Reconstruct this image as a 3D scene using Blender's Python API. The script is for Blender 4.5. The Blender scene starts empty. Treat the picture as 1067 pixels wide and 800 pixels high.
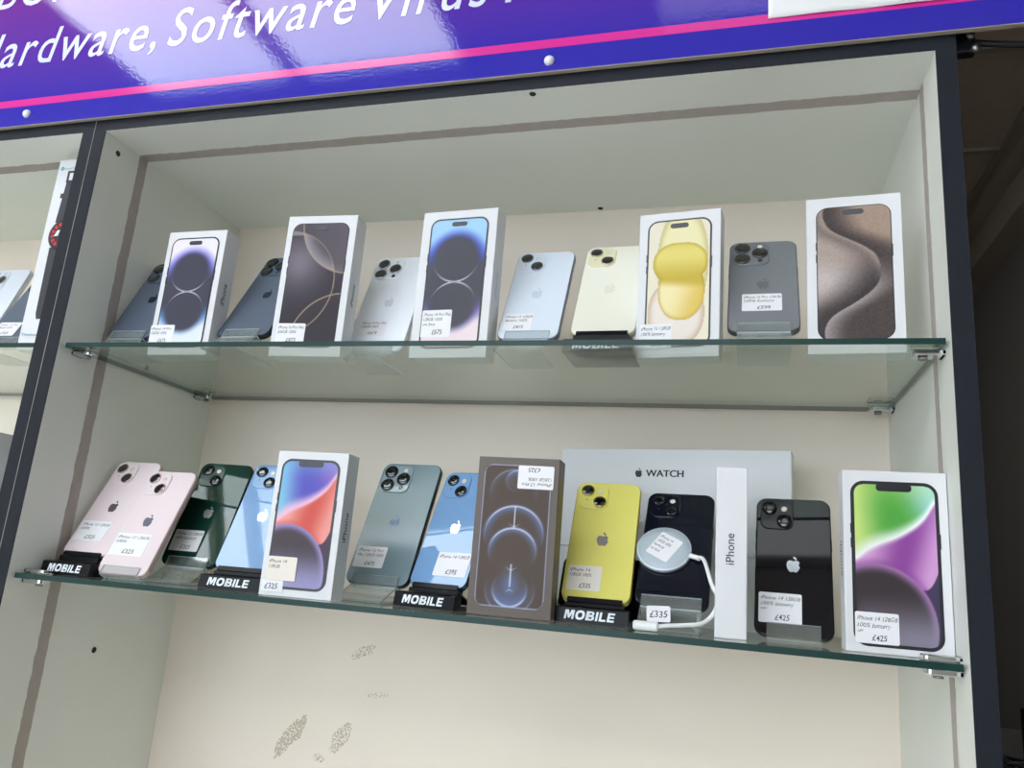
import bpy, math, random
from mathutils import Matrix, Vector

random.seed(7)
SC = bpy.context.scene
COL = SC.collection
R = math.radians

# ------------------------------------------------------------------ sizes (metres)
W, D, T, H = 0.965, 0.295, 0.556, 0.272      # inner width, depth, underside of the top, top of the upper glass
FLOOR, CEIL = -1.30, 1.70
GLASS = 0.0058


def lin(c):
    out = []
    for v in c[:3]:
        v /= 255.0
        out.append(v / 12.92 if v <= 0.04045 else ((v + 0.055) / 1.055) ** 2.4)
    return tuple(out)


# ------------------------------------------------------------------ materials
MATS = {}


def mat(name, rgb=(200, 200, 200), rough=0.5, metal=0.0, spec=0.5, coat=0.0, bump=0.0, bscale=200.0, vary=0.0, vscale=6.0, emit=0.0, ecol=None, coat_rough=0.02):
    if name in MATS:
        return MATS[name]
    m = bpy.data.materials.new(name)
    m.use_nodes = True
    nt = m.node_tree
    b = nt.nodes['Principled BSDF']
    b.inputs['Base Color'].default_value = lin(rgb) + (1,)
    b.inputs['Roughness'].default_value = rough
    b.inputs['Metallic'].default_value = metal
    b.inputs['Specular IOR Level'].default_value = spec
    b.inputs['Coat Weight'].default_value = coat
    b.inputs['Coat Roughness'].default_value = coat_rough
    if emit:
        b.inputs['Emission Color'].default_value = (ecol or lin(rgb)) + (1,)
        b.inputs['Emission Strength'].default_value = emit
    if bump or vary:
        tc = nt.nodes.new('ShaderNodeTexCoord')
    if bump:
        n = nt.nodes.new('ShaderNodeTexNoise')
        n.inputs['Scale'].default_value = bscale
        n.inputs['Detail'].default_value = 3
        nt.links.new(tc.outputs['Object'], n.inputs['Vector'])
        bp = nt.nodes.new('ShaderNodeBump')
        bp.inputs['Strength'].default_value = bump
        bp.inputs['Distance'].default_value = 0.001
        nt.links.new(n.outputs['Fac'], bp.inputs['Height'])
        nt.links.new(bp.outputs['Normal'], b.inputs['Normal'])
    if vary:
        n = nt.nodes.new('ShaderNodeTexNoise')
        n.inputs['Scale'].default_value = vscale
        n.inputs['Detail'].default_value = 5
        nt.links.new(tc.outputs['Object'], n.inputs['Vector'])
        mx = nt.nodes.new('ShaderNodeMix')
        mx.data_type = 'RGBA'
        c = lin(rgb)
        mx.inputs[6].default_value = tuple(v * (1 - vary) for v in c) + (1,)
        mx.inputs[7].default_value = tuple(min(1, v * (1 + vary)) for v in c) + (1,)
        nt.links.new(n.outputs['Fac'], mx.inputs[0])
        nt.links.new(mx.outputs[2], b.inputs['Base Color'])
    MATS[name] = m
    return m


def clear_mat(name, tint, gloss_rough=0.0, f0=0.04, scuff=0.0):
    """A thin clear sheet: tinted transmission with a mirror reflection that grows towards grazing view."""
    m = bpy.data.materials.new(name)
    m.use_nodes = True
    nt = m.node_tree
    nt.nodes.clear()
    out = nt.nodes.new('ShaderNodeOutputMaterial')
    mix = nt.nodes.new('ShaderNodeMixShader')
    tr = nt.nodes.new('ShaderNodeBsdfTransparent')
    tr.inputs['Color'].default_value = tint + (1,)
    gl = nt.nodes.new('ShaderNodeBsdfGlossy')
    gl.inputs['Roughness'].default_value = gloss_rough
    geo = nt.nodes.new('ShaderNodeNewGeometry')
    dot = nt.nodes.new('ShaderNodeVectorMath'); dot.operation = 'DOT_PRODUCT'
    nt.links.new(geo.outputs['Incoming'], dot.inputs[0])
    nt.links.new(geo.outputs['Normal'], dot.inputs[1])

    def mth(op, a, b=None):
        n = nt.nodes.new('ShaderNodeMath'); n.operation = op
        for i, v in enumerate((a, b)):
            if v is None:
                continue
            if isinstance(v, (int, float)):
                n.inputs[i].default_value = v
            else:
                nt.links.new(v, n.inputs[i])
        return n.outputs[0]
    a = mth('ABSOLUTE', dot.outputs['Value'])
    p = mth('POWER', mth('SUBTRACT', 1.0, a), 5.0)
    f = mth('ADD', mth('MULTIPLY', p, 1 - f0), f0)
    nt.links.new(f, mix.inputs[0])
    nt.links.new(tr.outputs[0], mix.inputs[1])
    nt.links.new(gl.outputs[0], mix.inputs[2])
    last = mix
    if scuff:
        df = nt.nodes.new('ShaderNodeBsdfDiffuse')
        df.inputs['Color'].default_value = (.82, .92, .88, 1)
        last = nt.nodes.new('ShaderNodeMixShader')
        last.inputs[0].default_value = scuff
        nt.links.new(mix.outputs[0], last.inputs[1])
        nt.links.new(df.outputs[0], last.inputs[2])
    nt.links.new(last.outputs[0], out.inputs['Surface'])
    MATS[name] = m
    return m


def art_mat(name, rough=0.5, coat=0.0):
    """Printed picture: the ink colour is stored on the mesh."""
    if name in MATS:
        return MATS[name]
    m = bpy.data.materials.new(name)
    m.use_nodes = True
    nt = m.node_tree
    b = nt.nodes['Principled BSDF']
    b.inputs['Roughness'].default_value = rough
    b.inputs['Coat Weight'].default_value = coat
    b.inputs['Specular IOR Level'].default_value = .25
    a = nt.nodes.new('ShaderNodeAttribute')
    a.attribute_name = 'ink'
    nt.links.new(a.outputs['Color'], b.inputs['Base Color'])
    MATS[name] = m
    return m


SIDE = mat('ivory_melamine', (233, 235, 229), 0.45, bump=0.05, bscale=300, vary=0.03, vscale=9)
EDGE = mat('navy_edging', (22, 27, 37), 0.6, spec=.3, bump=0.25, bscale=900)
RAW = mat('bare_board_strip', (178, 169, 163), 0.8, bump=0.4, bscale=500, vary=0.12, vscale=60)
GAPM = mat('pale_gap_filler', (190, 188, 184), 0.6)
CHROME = mat('chrome', (215, 218, 220), 0.12, 1.0)
STEEL = mat('dull_steel', (150, 148, 145), 0.35, 1.0)
DARKHOLE = mat('dark_hole', (52, 46, 40), 0.9)
BOXW = mat('white_card', (224, 224, 228), 0.38, spec=0.4)
BOXBOT = mat('white_card_plain', (236, 236, 236), 0.5)
BROWN = mat('brown_card', (92, 79, 71), 0.42, vary=0.03, vscale=40)
BLACK = mat('black_plastic', (15, 16, 20), 0.3, spec=0.18)
BLACKM = mat('matt_black', (20, 20, 22), 0.6)
INK = mat('black_ink', (40, 40, 46), 0.6)
INKGREY = mat('grey_ink', (92, 92, 98), 0.6)
PEN = mat('ballpoint_ink', (66, 66, 82), 0.6)
WHITEPRINT = mat('white_print', (232, 238, 246), 0.5)
PAPER = mat('label_paper', (240, 239, 243), 0.55)
CREAMPAPER = mat('cream_label_paper', (238, 230, 220), 0.55)
LENS = mat('lens_glass', (6, 6, 9), 0.04, coat=1.0)
FLASHM = mat('flash_lens', (226, 222, 206), 0.15, coat=0.6)
SCREENM = mat('black_screen', (8, 8, 10), 0.06)
WHITEPL = mat('white_plastic', (238, 238, 240), 0.35)
ALU = mat('silver_aluminium', (208, 216, 224), 0.35, 0.35)
SHELFGLASS = clear_mat('shelf_glass', (0.915, 0.955, 0.925), 0.0, 0.04, 0.05)
GLASSEDGE = mat('green_glass_edge', (20, 56, 52), 0.3, spec=0.3)
ACRYLIC = clear_mat('clear_acrylic', (0.95, 0.96, 0.965), 0.03, 0.09, 0.07)
ACRYLEDGE = mat('acrylic_edge', (205, 214, 220), 0.15)

# back wall of the cabinet: cream paint with worn patches
BACKM = mat('cream_back_board', (241, 228, 215), 0.5)


def wear(m, patches, col=(170, 157, 132)):
    nt = m.node_tree
    b = nt.nodes['Principled BSDF']
    tc = nt.nodes.new('ShaderNodeTexCoord')
    total = None

    def mth(op, a, bb=None):
        n = nt.nodes.new('ShaderNodeMath'); n.operation = op
        for i, v in enumerate((a, bb)):
            if v is None:
                continue
            if isinstance(v, (int, float)):
                n.inputs[i].default_value = v
            else:
                nt.links.new(v, n.inputs[i])
        return n.outputs[0]
    for (x, z, rx, rz, ang, thr) in patches:
        mp = nt.nodes.new('ShaderNodeMapping')
        mp.vector_type = 'TEXTURE'
        mp.inputs['Location'].default_value = (x, 0, z - FLOOR)
        mp.inputs['Rotation'].default_value = (0, R(ang), 0)
        mp.inputs['Scale'].default_value = (rx, 1e3, rz)
        nt.links.new(tc.outputs['Object'], mp.inputs['Vector'])
        ln = nt.nodes.new('ShaderNodeVectorMath'); ln.operation = 'LENGTH'
        nt.links.new(mp.outputs[0], ln.inputs[0])
        n = nt.nodes.new('ShaderNodeTexNoise')
        n.inputs['Scale'].default_value = 420
        n.inputs['Detail'].default_value = 4
        nt.links.new(tc.outputs['Object'], n.inputs['Vector'])
        n2 = nt.nodes.new('ShaderNodeTexNoise')
        n2.inputs['Scale'].default_value = 60
        nt.links.new(tc.outputs['Object'], n2.inputs['Vector'])
        inside = mth('LESS_THAN', mth('ADD', ln.outputs['Value'], mth('MULTIPLY', mth('SUBTRACT', n2.outputs['Fac'], 0.5), 1.6)), 0.8)
        k = mth('MULTIPLY', inside, mth('GREATER_THAN', n.outputs['Fac'], thr))
        total = k if total is None else mth('MAXIMUM', total, k)
    # faint overall unevenness of the paint
    n = nt.nodes.new('ShaderNodeTexNoise')
    n.inputs['Scale'].default_value = 5
    n.inputs['Detail'].default_value = 4
    nt.links.new(tc.outputs['Object'], n.inputs['Vector'])
    mx0 = nt.nodes.new('ShaderNodeMix'); mx0.data_type = 'RGBA'
    c = b.inputs['Base Color'].default_value[:3]
    mx0.inputs[6].default_value = tuple(v * 0.96 for v in c) + (1,)
    mx0.inputs[7].default_value = tuple(min(1, v * 1.04) for v in c) + (1,)
    nt.links.new(n.outputs['Fac'], mx0.inputs[0])
    mx = nt.nodes.new('ShaderNodeMix'); mx.data_type = 'RGBA'
    mx.inputs[7].default_value = lin(col) + (1,)
    nt.links.new(mth('MULTIPLY', total, 0.75), mx.inputs[0])
    nt.links.new(mx0.outputs[2], mx.inputs[6])
    nt.links.new(mx.outputs[2], b.inputs['Base Color'])


wear(BACKM, [(0.212, -0.196, 0.013, 0.034, 38, 0.47), (0.229, -0.180, 0.007, 0.022, 24, 0.46), (0.288, -0.187, 0.012, 0.026, 28, 0.5),
             (0.305, -0.078, 0.007, 0.026, 62, 0.52), (0.262, -0.214, 0.010, 0.006, 0, 0.52), (0.335, -0.128, 0.004, 0.018, 80, 0.55)])


# ------------------------------------------------------------------ mesh building
class MB:
    def __init__(self):
        self.v, self.f, self.m, self.s = [], [], [], []

    def add(self, verts, faces, mi=0, smooth=False):
        b = len(self.v)
        self.v += [tuple(v) for v in verts]
        for f in faces:
            self.f.append(tuple(b + i for i in f))
            self.m.append(mi)
            self.s.append(smooth)
        return self

    def xform(self, M):
        self.v = [tuple(M @ Vector(v)) for v in self.v]
        return self

    def build(self, name, mats, parent=None, **props):
        me = bpy.data.meshes.new(name)
        me.from_pydata(self.v, [], self.f)
        if not isinstance(mats, (list, tuple)):
            mats = [mats]
        for m in mats:
            me.materials.append(m)
        me.polygons.foreach_set('material_index', self.m)
        me.polygons.foreach_set('use_smooth', self.s)
        me.update()
        o = bpy.data.objects.new(name, me)
        COL.objects.link(o)
        if parent is not None:
            o.parent = parent
        for k, v in props.items():
            o[k] = v
        return o


def loops(mb, rings, cap0=True, cap1=True, mi=0, smooth=False, capmi=None, closed=False):
    """Joins rings of equal length into a skin."""
    n = len(rings[0])
    verts = [p for r in rings for p in r]
    faces = []
    k = len(rings)
    for i in range(k - 1 + (1 if closed else 0)):
        a, b = i * n, ((i + 1) % k) * n
        for j in range(n):
            j2 = (j + 1) % n
            faces.append((a + j, a + j2, b + j2, b + j))
    mb.add(verts, faces, mi, smooth)
    base = len(mb.v) - len(verts)
    cm = mi if capmi is None else capmi
    if not closed:
        if cap0:
            mb.f.append(tuple(base + i for i in reversed(range(n)))); mb.m.append(cm); mb.s.append(False)
        if cap1:
            mb.f.append(tuple(base + (k - 1) * n + i for i in range(n))); mb.m.append(cm); mb.s.append(False)
    return mb


def rr(w, h, r, n=6, cx=0.0, cz=0.0):
    """Rounded rectangle outline in x, z (counter-clockwise seen from -y)."""
    r = max(min(r, w / 2 - 1e-6, h / 2 - 1e-6), 1e-6)
    pts = []
    for (sx, sz, a0) in ((1, -1, -90), (1, 1, 0), (-1, 1, 90), (-1, -1, 180)):
        for i in range(n + 1):
            a = R(a0 + 90.0 * i / n)
            pts.append((cx + sx * (w / 2 - r) + r * math.cos(a), cz + sz * (h / 2 - r) + r * math.sin(a)))
    return pts


def slab(mb, w, h, r, prof, cx=0.0, cz=0.0, n=6, mi=0, smooth=False, capmi=None):
    """Rounded plate standing in x, z; prof lists (inset, y) from front to back."""
    rings = []
    for ins, y in prof:
        rings.append([(x, y, z) for x, z in rr(w - 2 * ins, h - 2 * ins, max(r - ins, 1e-5), n, cx, cz)])
    return loops(mb, rings, mi=mi, smooth=smooth, capmi=capmi)


def box(mb, x0, x1, y0, y1, z0, z1, mi=0, bev=0.0):
    if bev <= 0:
        v = [(x, y, z) for z in (z0, z1) for y in (y0, y1) for x in (x0, x1)]
        mb.add(v, [(0, 2, 3, 1), (4, 5, 7, 6), (0, 1, 5, 4), (2, 6, 7, 3), (0, 4, 6, 2), (1, 3, 7, 5)], mi)
        return mb
    b = bev
    w, h = x1 - x0, z1 - z0
    return slab(mb, w, h, b, [(b, y0), (0.3 * b, y0 + 0.3 * b), (0, y0 + b), (0, y1 - b), (0.3 * b, y1 - 0.3 * b), (b, y1)], (x0 + x1) / 2, (z0 + z1) / 2, 3, mi)


def lathe(mb, prof, axis='z', o=(0, 0, 0), n=24, mi=0, smooth=True, capmi=None):
    rings = []
    for r, t in prof:
        ring = []
        for i in range(n):
            a = 2 * math.pi * i / n
            c, s = max(r, 1e-6) * math.cos(a), max(r, 1e-6) * math.sin(a)
            p = {'z': (c, s, t), 'y': (c, t, -s), 'x': (t, c, s)}[axis]
            ring.append((p[0] + o[0], p[1] + o[1], p[2] + o[2]))
        rings.append(ring)
    return loops(mb, rings, mi=mi, smooth=smooth, capmi=capmi)


def tube(mb, pts, r, n=10, mi=0, radii=None):
    P = [Vector(p) for p in pts]
    rings = []
    up = Vector((0.13, 0.2, 1)).normalized()
    for i, p in enumerate(P):
        t = (P[min(i + 1, len(P) - 1)] - P[max(i - 1, 0)]).normalized()
        a = t.cross(up)
        a = a.normalized() if a.length > 1e-4 else Vector((1, 0, 0))
        b = a.cross(t)
        rad = radii[i] if radii else r
        rings.append([tuple(p + rad * (math.cos(2 * math.pi * j / n) * a + math.sin(2 * math.pi * j / n) * b)) for j in range(n)])
    return loops(mb, rings, mi=mi, smooth=True)


def smooth_path(pts, k=8):
    out = []
    P = [Vector(p) for p in pts]
    for i in range(len(P) - 1):
        p0, p1, p2, p3 = P[max(i - 1, 0)], P[i], P[i + 1], P[min(i + 2, len(P) - 1)]
        for j in range(k):
            t = j / k
            out.append(0.5 * ((2 * p1) + (p2 - p0) * t + (2 * p0 - 5 * p1 + 4 * p2 - p3) * t * t + (3 * p1 - p0 - 3 * p2 + p3) * t ** 3))
    out.append(P[-1])
    return out


def sheet(mb, pts, x0, x1, th, mi=0, emi=None):
    """A bent sheet: polyline in (y, z) given thickness th, spanning x0..x1; long edges take emi."""
    n = len(pts)
    P = [Vector((p[0], p[1])) for p in pts]
    A, B = [], []
    for i in range(n):
        d0 = (P[i] - P[i - 1]).normalized() if i else None
        d1 = (P[i + 1] - P[i]).normalized() if i < n - 1 else None
        d = ((d0 or d1) + (d1 or d0))
        d = d.normalized() if d.length > 1e-6 else (d1 or d0)
        nrm = Vector((-d.y, d.x))
        c = nrm.dot(Vector((-(d1 or d0).y, (d1 or d0).x)))
        k = th / 2 / max(c, 0.35)
        A.append(P[i] + nrm * k)
        B.append(P[i] - nrm * k)
    ring = A + B[::-1]
    m = len(ring)
    verts = [(x0, p.x, p.y) for p in ring] + [(x1, p.x, p.y) for p in ring]
    b = len(mb.v)
    mb.v += verts
    e = mi if emi is None else emi
    for i in range(m):
        j = (i + 1) % m
        mb.f.append((b + i, b + j, b + m + j, b + m + i))
        mb.m.append(e if i in (n - 1, m - 1) else mi)
        mb.s.append(False)
    for i in range(n - 1):
        q = (i, i + 1, m - 2 - i, m - 1 - i)
        mb.f.append(tuple(b + t for t in q)); mb.m.append(e); mb.s.append(False)
        mb.f.append(tuple(b + m + t for t in reversed(q))); mb.m.append(e); mb.s.append(False)
    return mb


def prism(mb, poly, y0, y1, mi=0):
    """Flat outline in (x, z) given depth y0..y1 (front face looks to -y when poly is counter-clockwise)."""
    return loops(mb, [[(x, y0, z) for x, z in poly], [(x, y1, z) for x, z in poly]], mi=mi)


def text_geo(body, size=1.0, bold=0.0, shear=0.0, spacing=1.0, line=1.0, res=4, depth=0.0):
    cu = bpy.data.curves.new('lettering', 'FONT')
    cu.body = body
    cu.size = size
    cu.offset = bold
    cu.shear = shear
    cu.space_character = spacing
    cu.space_line = line
    cu.resolution_u = res
    cu.extrude = depth
    o = bpy.data.objects.new('lettering', cu)
    COL.objects.link(o)
    dg = bpy.context.evaluated_depsgraph_get()
    me = bpy.data.meshes.new_from_object(o.evaluated_get(dg))
    vs = [tuple(v.co) for v in me.vertices]
    fs = [tuple(p.vertices) for p in me.polygons]
    bpy.data.objects.remove(o)
    bpy.data.curves.remove(cu)
    bpy.data.meshes.remove(me)
    return vs, fs


def text_fit(mb, body, x0, x1, z0, cap, y, bold=0.0, shear=0.0, mi=0, capref='H', jitter=0.0, line=1.0, width_only=False, spacing=1.0):
    """Puts lettering in the x, z plane at y, stretched to span x0..x1 with capitals cap tall on baseline z0."""
    vs, fs = text_geo(body, 1.0, bold, shear, spacing, line)
    if not vs:
        return mb
    if cap:
        sz = cap / 0.729
    xs = [v[0] for v in vs]
    a, b = min(xs), max(xs)
    sx = (x1 - x0) / (b - a) if x1 is not None else sz
    if not cap:
        sz = sx
    out = []
    ph = random.random() * 6
    for v in vs:
        X, Z = v[0], v[1]
        if jitter:
            Z += jitter * math.sin(X * 5.1 + ph) + 0.5 * jitter * math.sin(X * 11.7 + 2 * ph)
            X += jitter * 0.7 * math.sin(X * 3.3 + ph * 3 + Z * 4)
        out.append((x0 + (X - a) * sx, y, z0 + Z * sz))
    return mb.add(out, fs, mi)


# ------------------------------------------------------------------ objects
def empty(name, label, cat, loc=(0, 0, 0), rotz=0.0, group=None, M=None):
    o = bpy.data.objects.new(name, None)
    COL.objects.link(o)
    o.empty_display_size = 0.02
    if M is not None:
        o.matrix_world = M
    else:
        o.location = loc
        o.rotation_euler = (0, 0, rotz)
    o['label'] = label
    o['category'] = cat
    if group:
        o['group'] = group
    return o


def tag(o, label, cat, group=None):
    o['label'] = label
    o['category'] = cat
    if group:
        o['group'] = group
    return o


def struct(name, mb, m, label=None):
    o = mb.build(name, m)
    o['kind'] = 'structure'
    if label:
        o['label'] = label
    return o


# ================================================================== SETTING
PLASTER = mat('shop_wall_paint', (228, 226, 220), 0.8, bump=0.1, bscale=80)
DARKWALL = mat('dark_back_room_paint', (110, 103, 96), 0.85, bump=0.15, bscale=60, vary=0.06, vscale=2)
TILE = mat('ceiling_tile', (176, 158, 140), 0.9, bump=0.9, bscale=120, vary=0.08, vscale=30)
FLOORM = mat('floor_vinyl', (196, 192, 186), 0.45, vary=0.08, vscale=3)
YF, YB, XL, XR = -4.2, 3.5, -2.4, 1.9

b = MB(); box(b, XL - .1, XR + .1, YF - .1, YB + .1, FLOOR - .1, FLOOR)
struct('floor', b, FLOORM)
# tiled ceiling: 600 mm boards hanging in a T-bar grid
b = MB()
box(b, XL - .1, XR + .1, YF - .1, YB + .1, CEIL + .01, CEIL + .1)
gx, gy = -1.32, -1.42
nx0, nx1 = -2, 5
for i in range(nx0, nx1 + 1):
    x = gx + .61 * i
    if XL < x < XR:
        box(b, x - .012, x + .012, YF, YB, CEIL - .004, CEIL + .01, 1)
for j in range(-5, 9):
    y = gy + .61 * j
    if YF < y < YB:
        box(b, XL, XR, y - .012, y + .012, CEIL - .0035, CEIL + .01, 1)
struct('ceiling', b, [TILE, mat('ceiling_grid_bar', (150, 138, 124), 0.6)])
b = MB(); box(b, XL - .1, XL, YF, YB, FLOOR, CEIL)
struct('wall_left', b, PLASTER)
b = MB(); box(b, XR, XR + .1, YF, YB, FLOOR, CEIL)
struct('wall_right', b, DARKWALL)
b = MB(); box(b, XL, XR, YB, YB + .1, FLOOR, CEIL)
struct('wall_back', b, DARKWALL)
# coving under the ceiling along the back-room wall
b = MB()
prof = [(XR - .16, CEIL), (XR - .16, CEIL - .05), (XR - .10, CEIL - .06), (XR - .09, CEIL - .17), (XR, CEIL - .19), (XR, CEIL)]
loops(b, [[(x, y, z) for x, z in prof] for y in (0.9, YB)])
struct('trim_1', b, mat('boxed_in_pipe_paint', (150, 136, 122), 0.7))
# partition that carries the cabinets, with the bulkhead over them
b = MB(); box(b, XL, 0.99, D + .012, D + .10, FLOOR, CEIL)
struct('wall_partition', b, PLASTER)
b = MB(); box(b, XL, 0.985, 0.0, D + .011, T + .02, CEIL)
struct('trim_2', b, PLASTER)
# shop front behind the photographer: wall with a wide window
b = MB()
box(b, XL, XR, YF - .1, YF, FLOOR, -0.4)
box(b, XL, XR, YF - .1, YF, 1.35, CEIL)
box(b, XL, -2.2, YF - .1, YF, -0.4, 1.35)
box(b, 0.6, XR, YF - .1, YF, -0.4, 1.35)
struct('wall_front', b, PLASTER)
b = MB()
for (x0, x1) in ((-2.2, -2.15), (-.82, -.78), (.55, .6)):
    box(b, x0, x1, YF - .08, YF - .02, -.4, 1.35)
for (z0, z1) in ((-.4, -.35), (1.3, 1.35)):
    box(b, -2.2, .6, YF - .08, YF - .02, z0, z1)
wf = struct('window_1', b, mat('window_frame_grey', (90, 92, 96), 0.5))
b = MB(); box(b, -2.16, .56, YF - .054, YF - .048, -.36, 1.31)
b.build('window_pane', clear_mat('window_glass', (0.96, 0.97, 0.97)), wf)

# ceiling light panels
LEDM = mat('led_diffuser', (255, 255, 255), 0.5, emit=4.2, ecol=(0.88, 0.95, 1.0))
LEDF = mat('light_frame_white', (235, 235, 235), 0.5)
LIGHTS = [(-1.03, -1.10, 'square ceiling light panel nearer the shop wall of the lit pair'),
          (-0.39, -1.10, 'square ceiling light panel of the pair, next to the dark ceiling bay'),
          (-1.63, -2.62, 'added fill light panel in the second row by the plain wall'),  # from here on, unseen panels added behind the camera for more light
          (-0.41, -2.62, 'added fill light panel in the middle of the second row'),
          (0.81, -2.62, 'added fill light panel in the second row over the entrance side'),
          (-1.03, -3.53, 'added fill light panel close to the shop window'),
          (0.20, -3.53, 'added fill light panel over the shop window mullion')]
LIGHTS += [(-1.03, -2.62, 'added fill light panel of the second row between two others'), (.20, -2.62, 'added fill light panel of the second row, second from the entrance side'), (.81, -3.53, 'added fill light panel by the solid end of the shop front'), (-.41, -3.53, 'added fill light panel over the middle of the shop window')]  # further added panels, to brighten the leaning phones
LIGHTS.append((0.50, 2.24, 'unseen light panel added to brighten the back room, hidden behind the cabinets'))  # added lamp out of view, lifts the dark back room
DIM = mat('dim_led_diffuser', (255, 255, 255), 0.5, emit=.75, ecol=(0.93, 0.97, 1.0))
LIGHTS.append((.85, -1.05, 'dim ceiling light panel ahead of the sheet of paper on the sign'))
for (x, y, lab) in LIGHTS:
    t = empty('ceiling_light', lab, 'ceiling light', (x, y, CEIL - .006), 0, 'ceiling light panels')
    b = MB()
    s = .297
    for (x0, x1, y0, y1) in ((-s, s, -s, -s + .012), (-s, s, s - .012, s), (-s, -s + .012, -s + .012, s - .012), (s - .012, s, -s + .012, s - .012)):
        box(b, x0, x1, y0, y1, -.008, .0015)
    b.build('light_frame', LEDF, t)
    b = MB(); box(b, -s + .013, s - .013, -s + .013, s - .013, -.006, .001)
    b.build('diffuser', DIM if lab.startswith('dim') else LEDM, t)

# ================================================================== DISPLAY CABINETS
def ragged_strip(p0, p1, across, wid, nrm, step=.004, amp=.0011):
    """Flush band of bare board between p0 and p1, with chipped edges."""
    p0, p1, across, nrm = Vector(p0), Vector(p1), Vector(across), Vector(nrm)
    L = (p1 - p0).length
    n = max(2, int(L / step))
    mb = MB()
    A, Bp = [], []
    ja = jb = 0.0
    for i in range(n + 1):
        p = p0.lerp(p1, i / n)
        ja = 0.6 * ja + random.uniform(-amp, amp) * .6
        jb = 0.6 * jb + random.uniform(-amp, amp) * .35
        A.append(p + across * ja)
        Bp.append(p + across * (wid + jb))
    vs = []
    for a, c in zip(A, Bp):
        vs += [tuple(a), tuple(c), tuple(a + nrm * .0005), tuple(c + nrm * .0005)]
    fs = []
    for i in range(n):
        k = 4 * i
        fs += [(k + 2, k + 3, k + 7, k + 6), (k, k + 2, k + 6, k + 4), (k + 1, k + 5, k + 7, k + 3), (k, k + 4, k + 5, k + 1)]
    fs += [(0, 1, 3, 2), (4 * n, 4 * n + 2, 4 * n + 3, 4 * n + 1)]
    mb.add(vs, fs)
    return mb


def cabinet(x0, label, holes_and_chips):
    t = empty('display_cabinet', label, 'cabinet', (x0, 0, FLOOR), 0, 'display cabinets along the shop wall')
    dz = -FLOOR
    th = .018
    def part(name, mb, m, **kw):
        mb.xform(Matrix.Translation((0, 0, dz)))
        return mb.build(name, m, t, **kw)
    yb = D + .010
    b = MB(); box(b, -th, 0, .001, yb, FLOOR, T + th); ls = part('side_panel', b, SIDE)
    b = MB(); box(b, W, W + th, .001, yb, FLOOR, T + th); rs = part('side_panel', b, SIDE)
    b = MB(); box(b, 0, W, .001, yb, T, T + th); part('top_panel', b, SIDE)
    b = MB(); box(b, 0, W, D, yb, FLOOR, T); part('back_panel', b, BACKM)
    b = MB(); box(b, 0, W, .001, D, -.48, -.46); part('base_shelf', b, SIDE)
    b = MB(); box(b, 0.002, W - .002, -.001, .016, FLOOR + .06, -.482); part('door', b, SIDE)
    # dark edging of the front edges
    b = MB(); box(b, -th + .0004, 0, 0, .001, FLOOR, T)
    part('edging', b, EDGE)
    b = MB(); box(b, W, W + th, 0, .001, FLOOR, T + th)
    part('edging', b, EDGE)
    b = MB(); box(b, -th + .0004, W, 0, .001, T + .0003, T + th)
    part('edging', b, EDGE)
    # bare strips let into sides and top
    y0 = .0625
    part('bare_strip', ragged_strip((0, y0, -.46), (0, y0, T), (0, 1, 0), .0155, (1, 0, 0)), RAW)
    part('bare_strip', ragged_strip((W, y0 - .012, -.46), (W, y0 - .012, T), (0, 1, 0), .0155, (-1, 0, 0)), RAW)
    part('bare_strip', ragged_strip((0, y0, T), (W, y0, T), (0, 1, 0), .0165, (0, 0, -1)), RAW)
    for (kind, p) in holes_and_chips:
        b = MB()
        ax = {'x': 'x', 'z': 'z'}[kind]
        r = .0026
        s = 1 if kind == 'x' else -1
        lathe(b, [(r * 1.5, 0), (r * 1.35, .0006 * s), (r * .8, .0007 * s), (r * .5, .0001 * s)], ax, p, 14)
        part('hole_or_chip', b, DARKHOLE)
    # shelf clamps: two jaws, a wall plate and a screw each
    for z in (H, 0.0):
        for y in (.030, .262):
            for sx, xw in ((1, 0.0), (-1, W)):
                c = MB()
                L, wd = .030, .017
                def plan(Lx, w_):
                    pts = [(0, -w_ / 2)]
                    for i in range(9):
                        a = -math.pi / 2 + math.pi * i / 8
                        pts.append((Lx - w_ / 2 * .5 + w_ / 2 * .5 * math.cos(a), w_ / 2 * math.sin(a)))
                    pts.append((0, w_ / 2))
                    return pts if sx > 0 else pts[::-1]
                for (za, zb, LL) in ((z + .0004, z + .0046, L), (z - GLASS - .0056, z - GLASS - .0004, L - .002)):
                    rings = []
                    for zz, ins in ((za, .0008), (za + .001, 0), (zb - .001, 0), (zb, .0008)):
                        rings.append([(xw + sx * max(px - ins, .0002), y + py * (1 - ins / (wd / 2)), zz) for px, py in plan(LL, wd)])
                    loops(c, rings)
                xa, xb = sorted((xw + sx * .0002, xw + sx * .0022))
                box(c, xa, xb, y - wd / 2, y + wd / 2, z - GLASS - .0056, z + .0046)
                o = part('shelf_clamp', c, CHROME)
                s = MB()
                lathe(s, [(.0035, 0), (.0042, -.0008), (.0042, -.0024), (.002, -.0026), (.002, -.0018)], 'z', (xw + sx * .017, y, z - GLASS - .0057), 16)
                s.xform(Matrix.Translation((0, 0, dz)))
                s.build('screw', STEEL, o)
    return t


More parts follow.
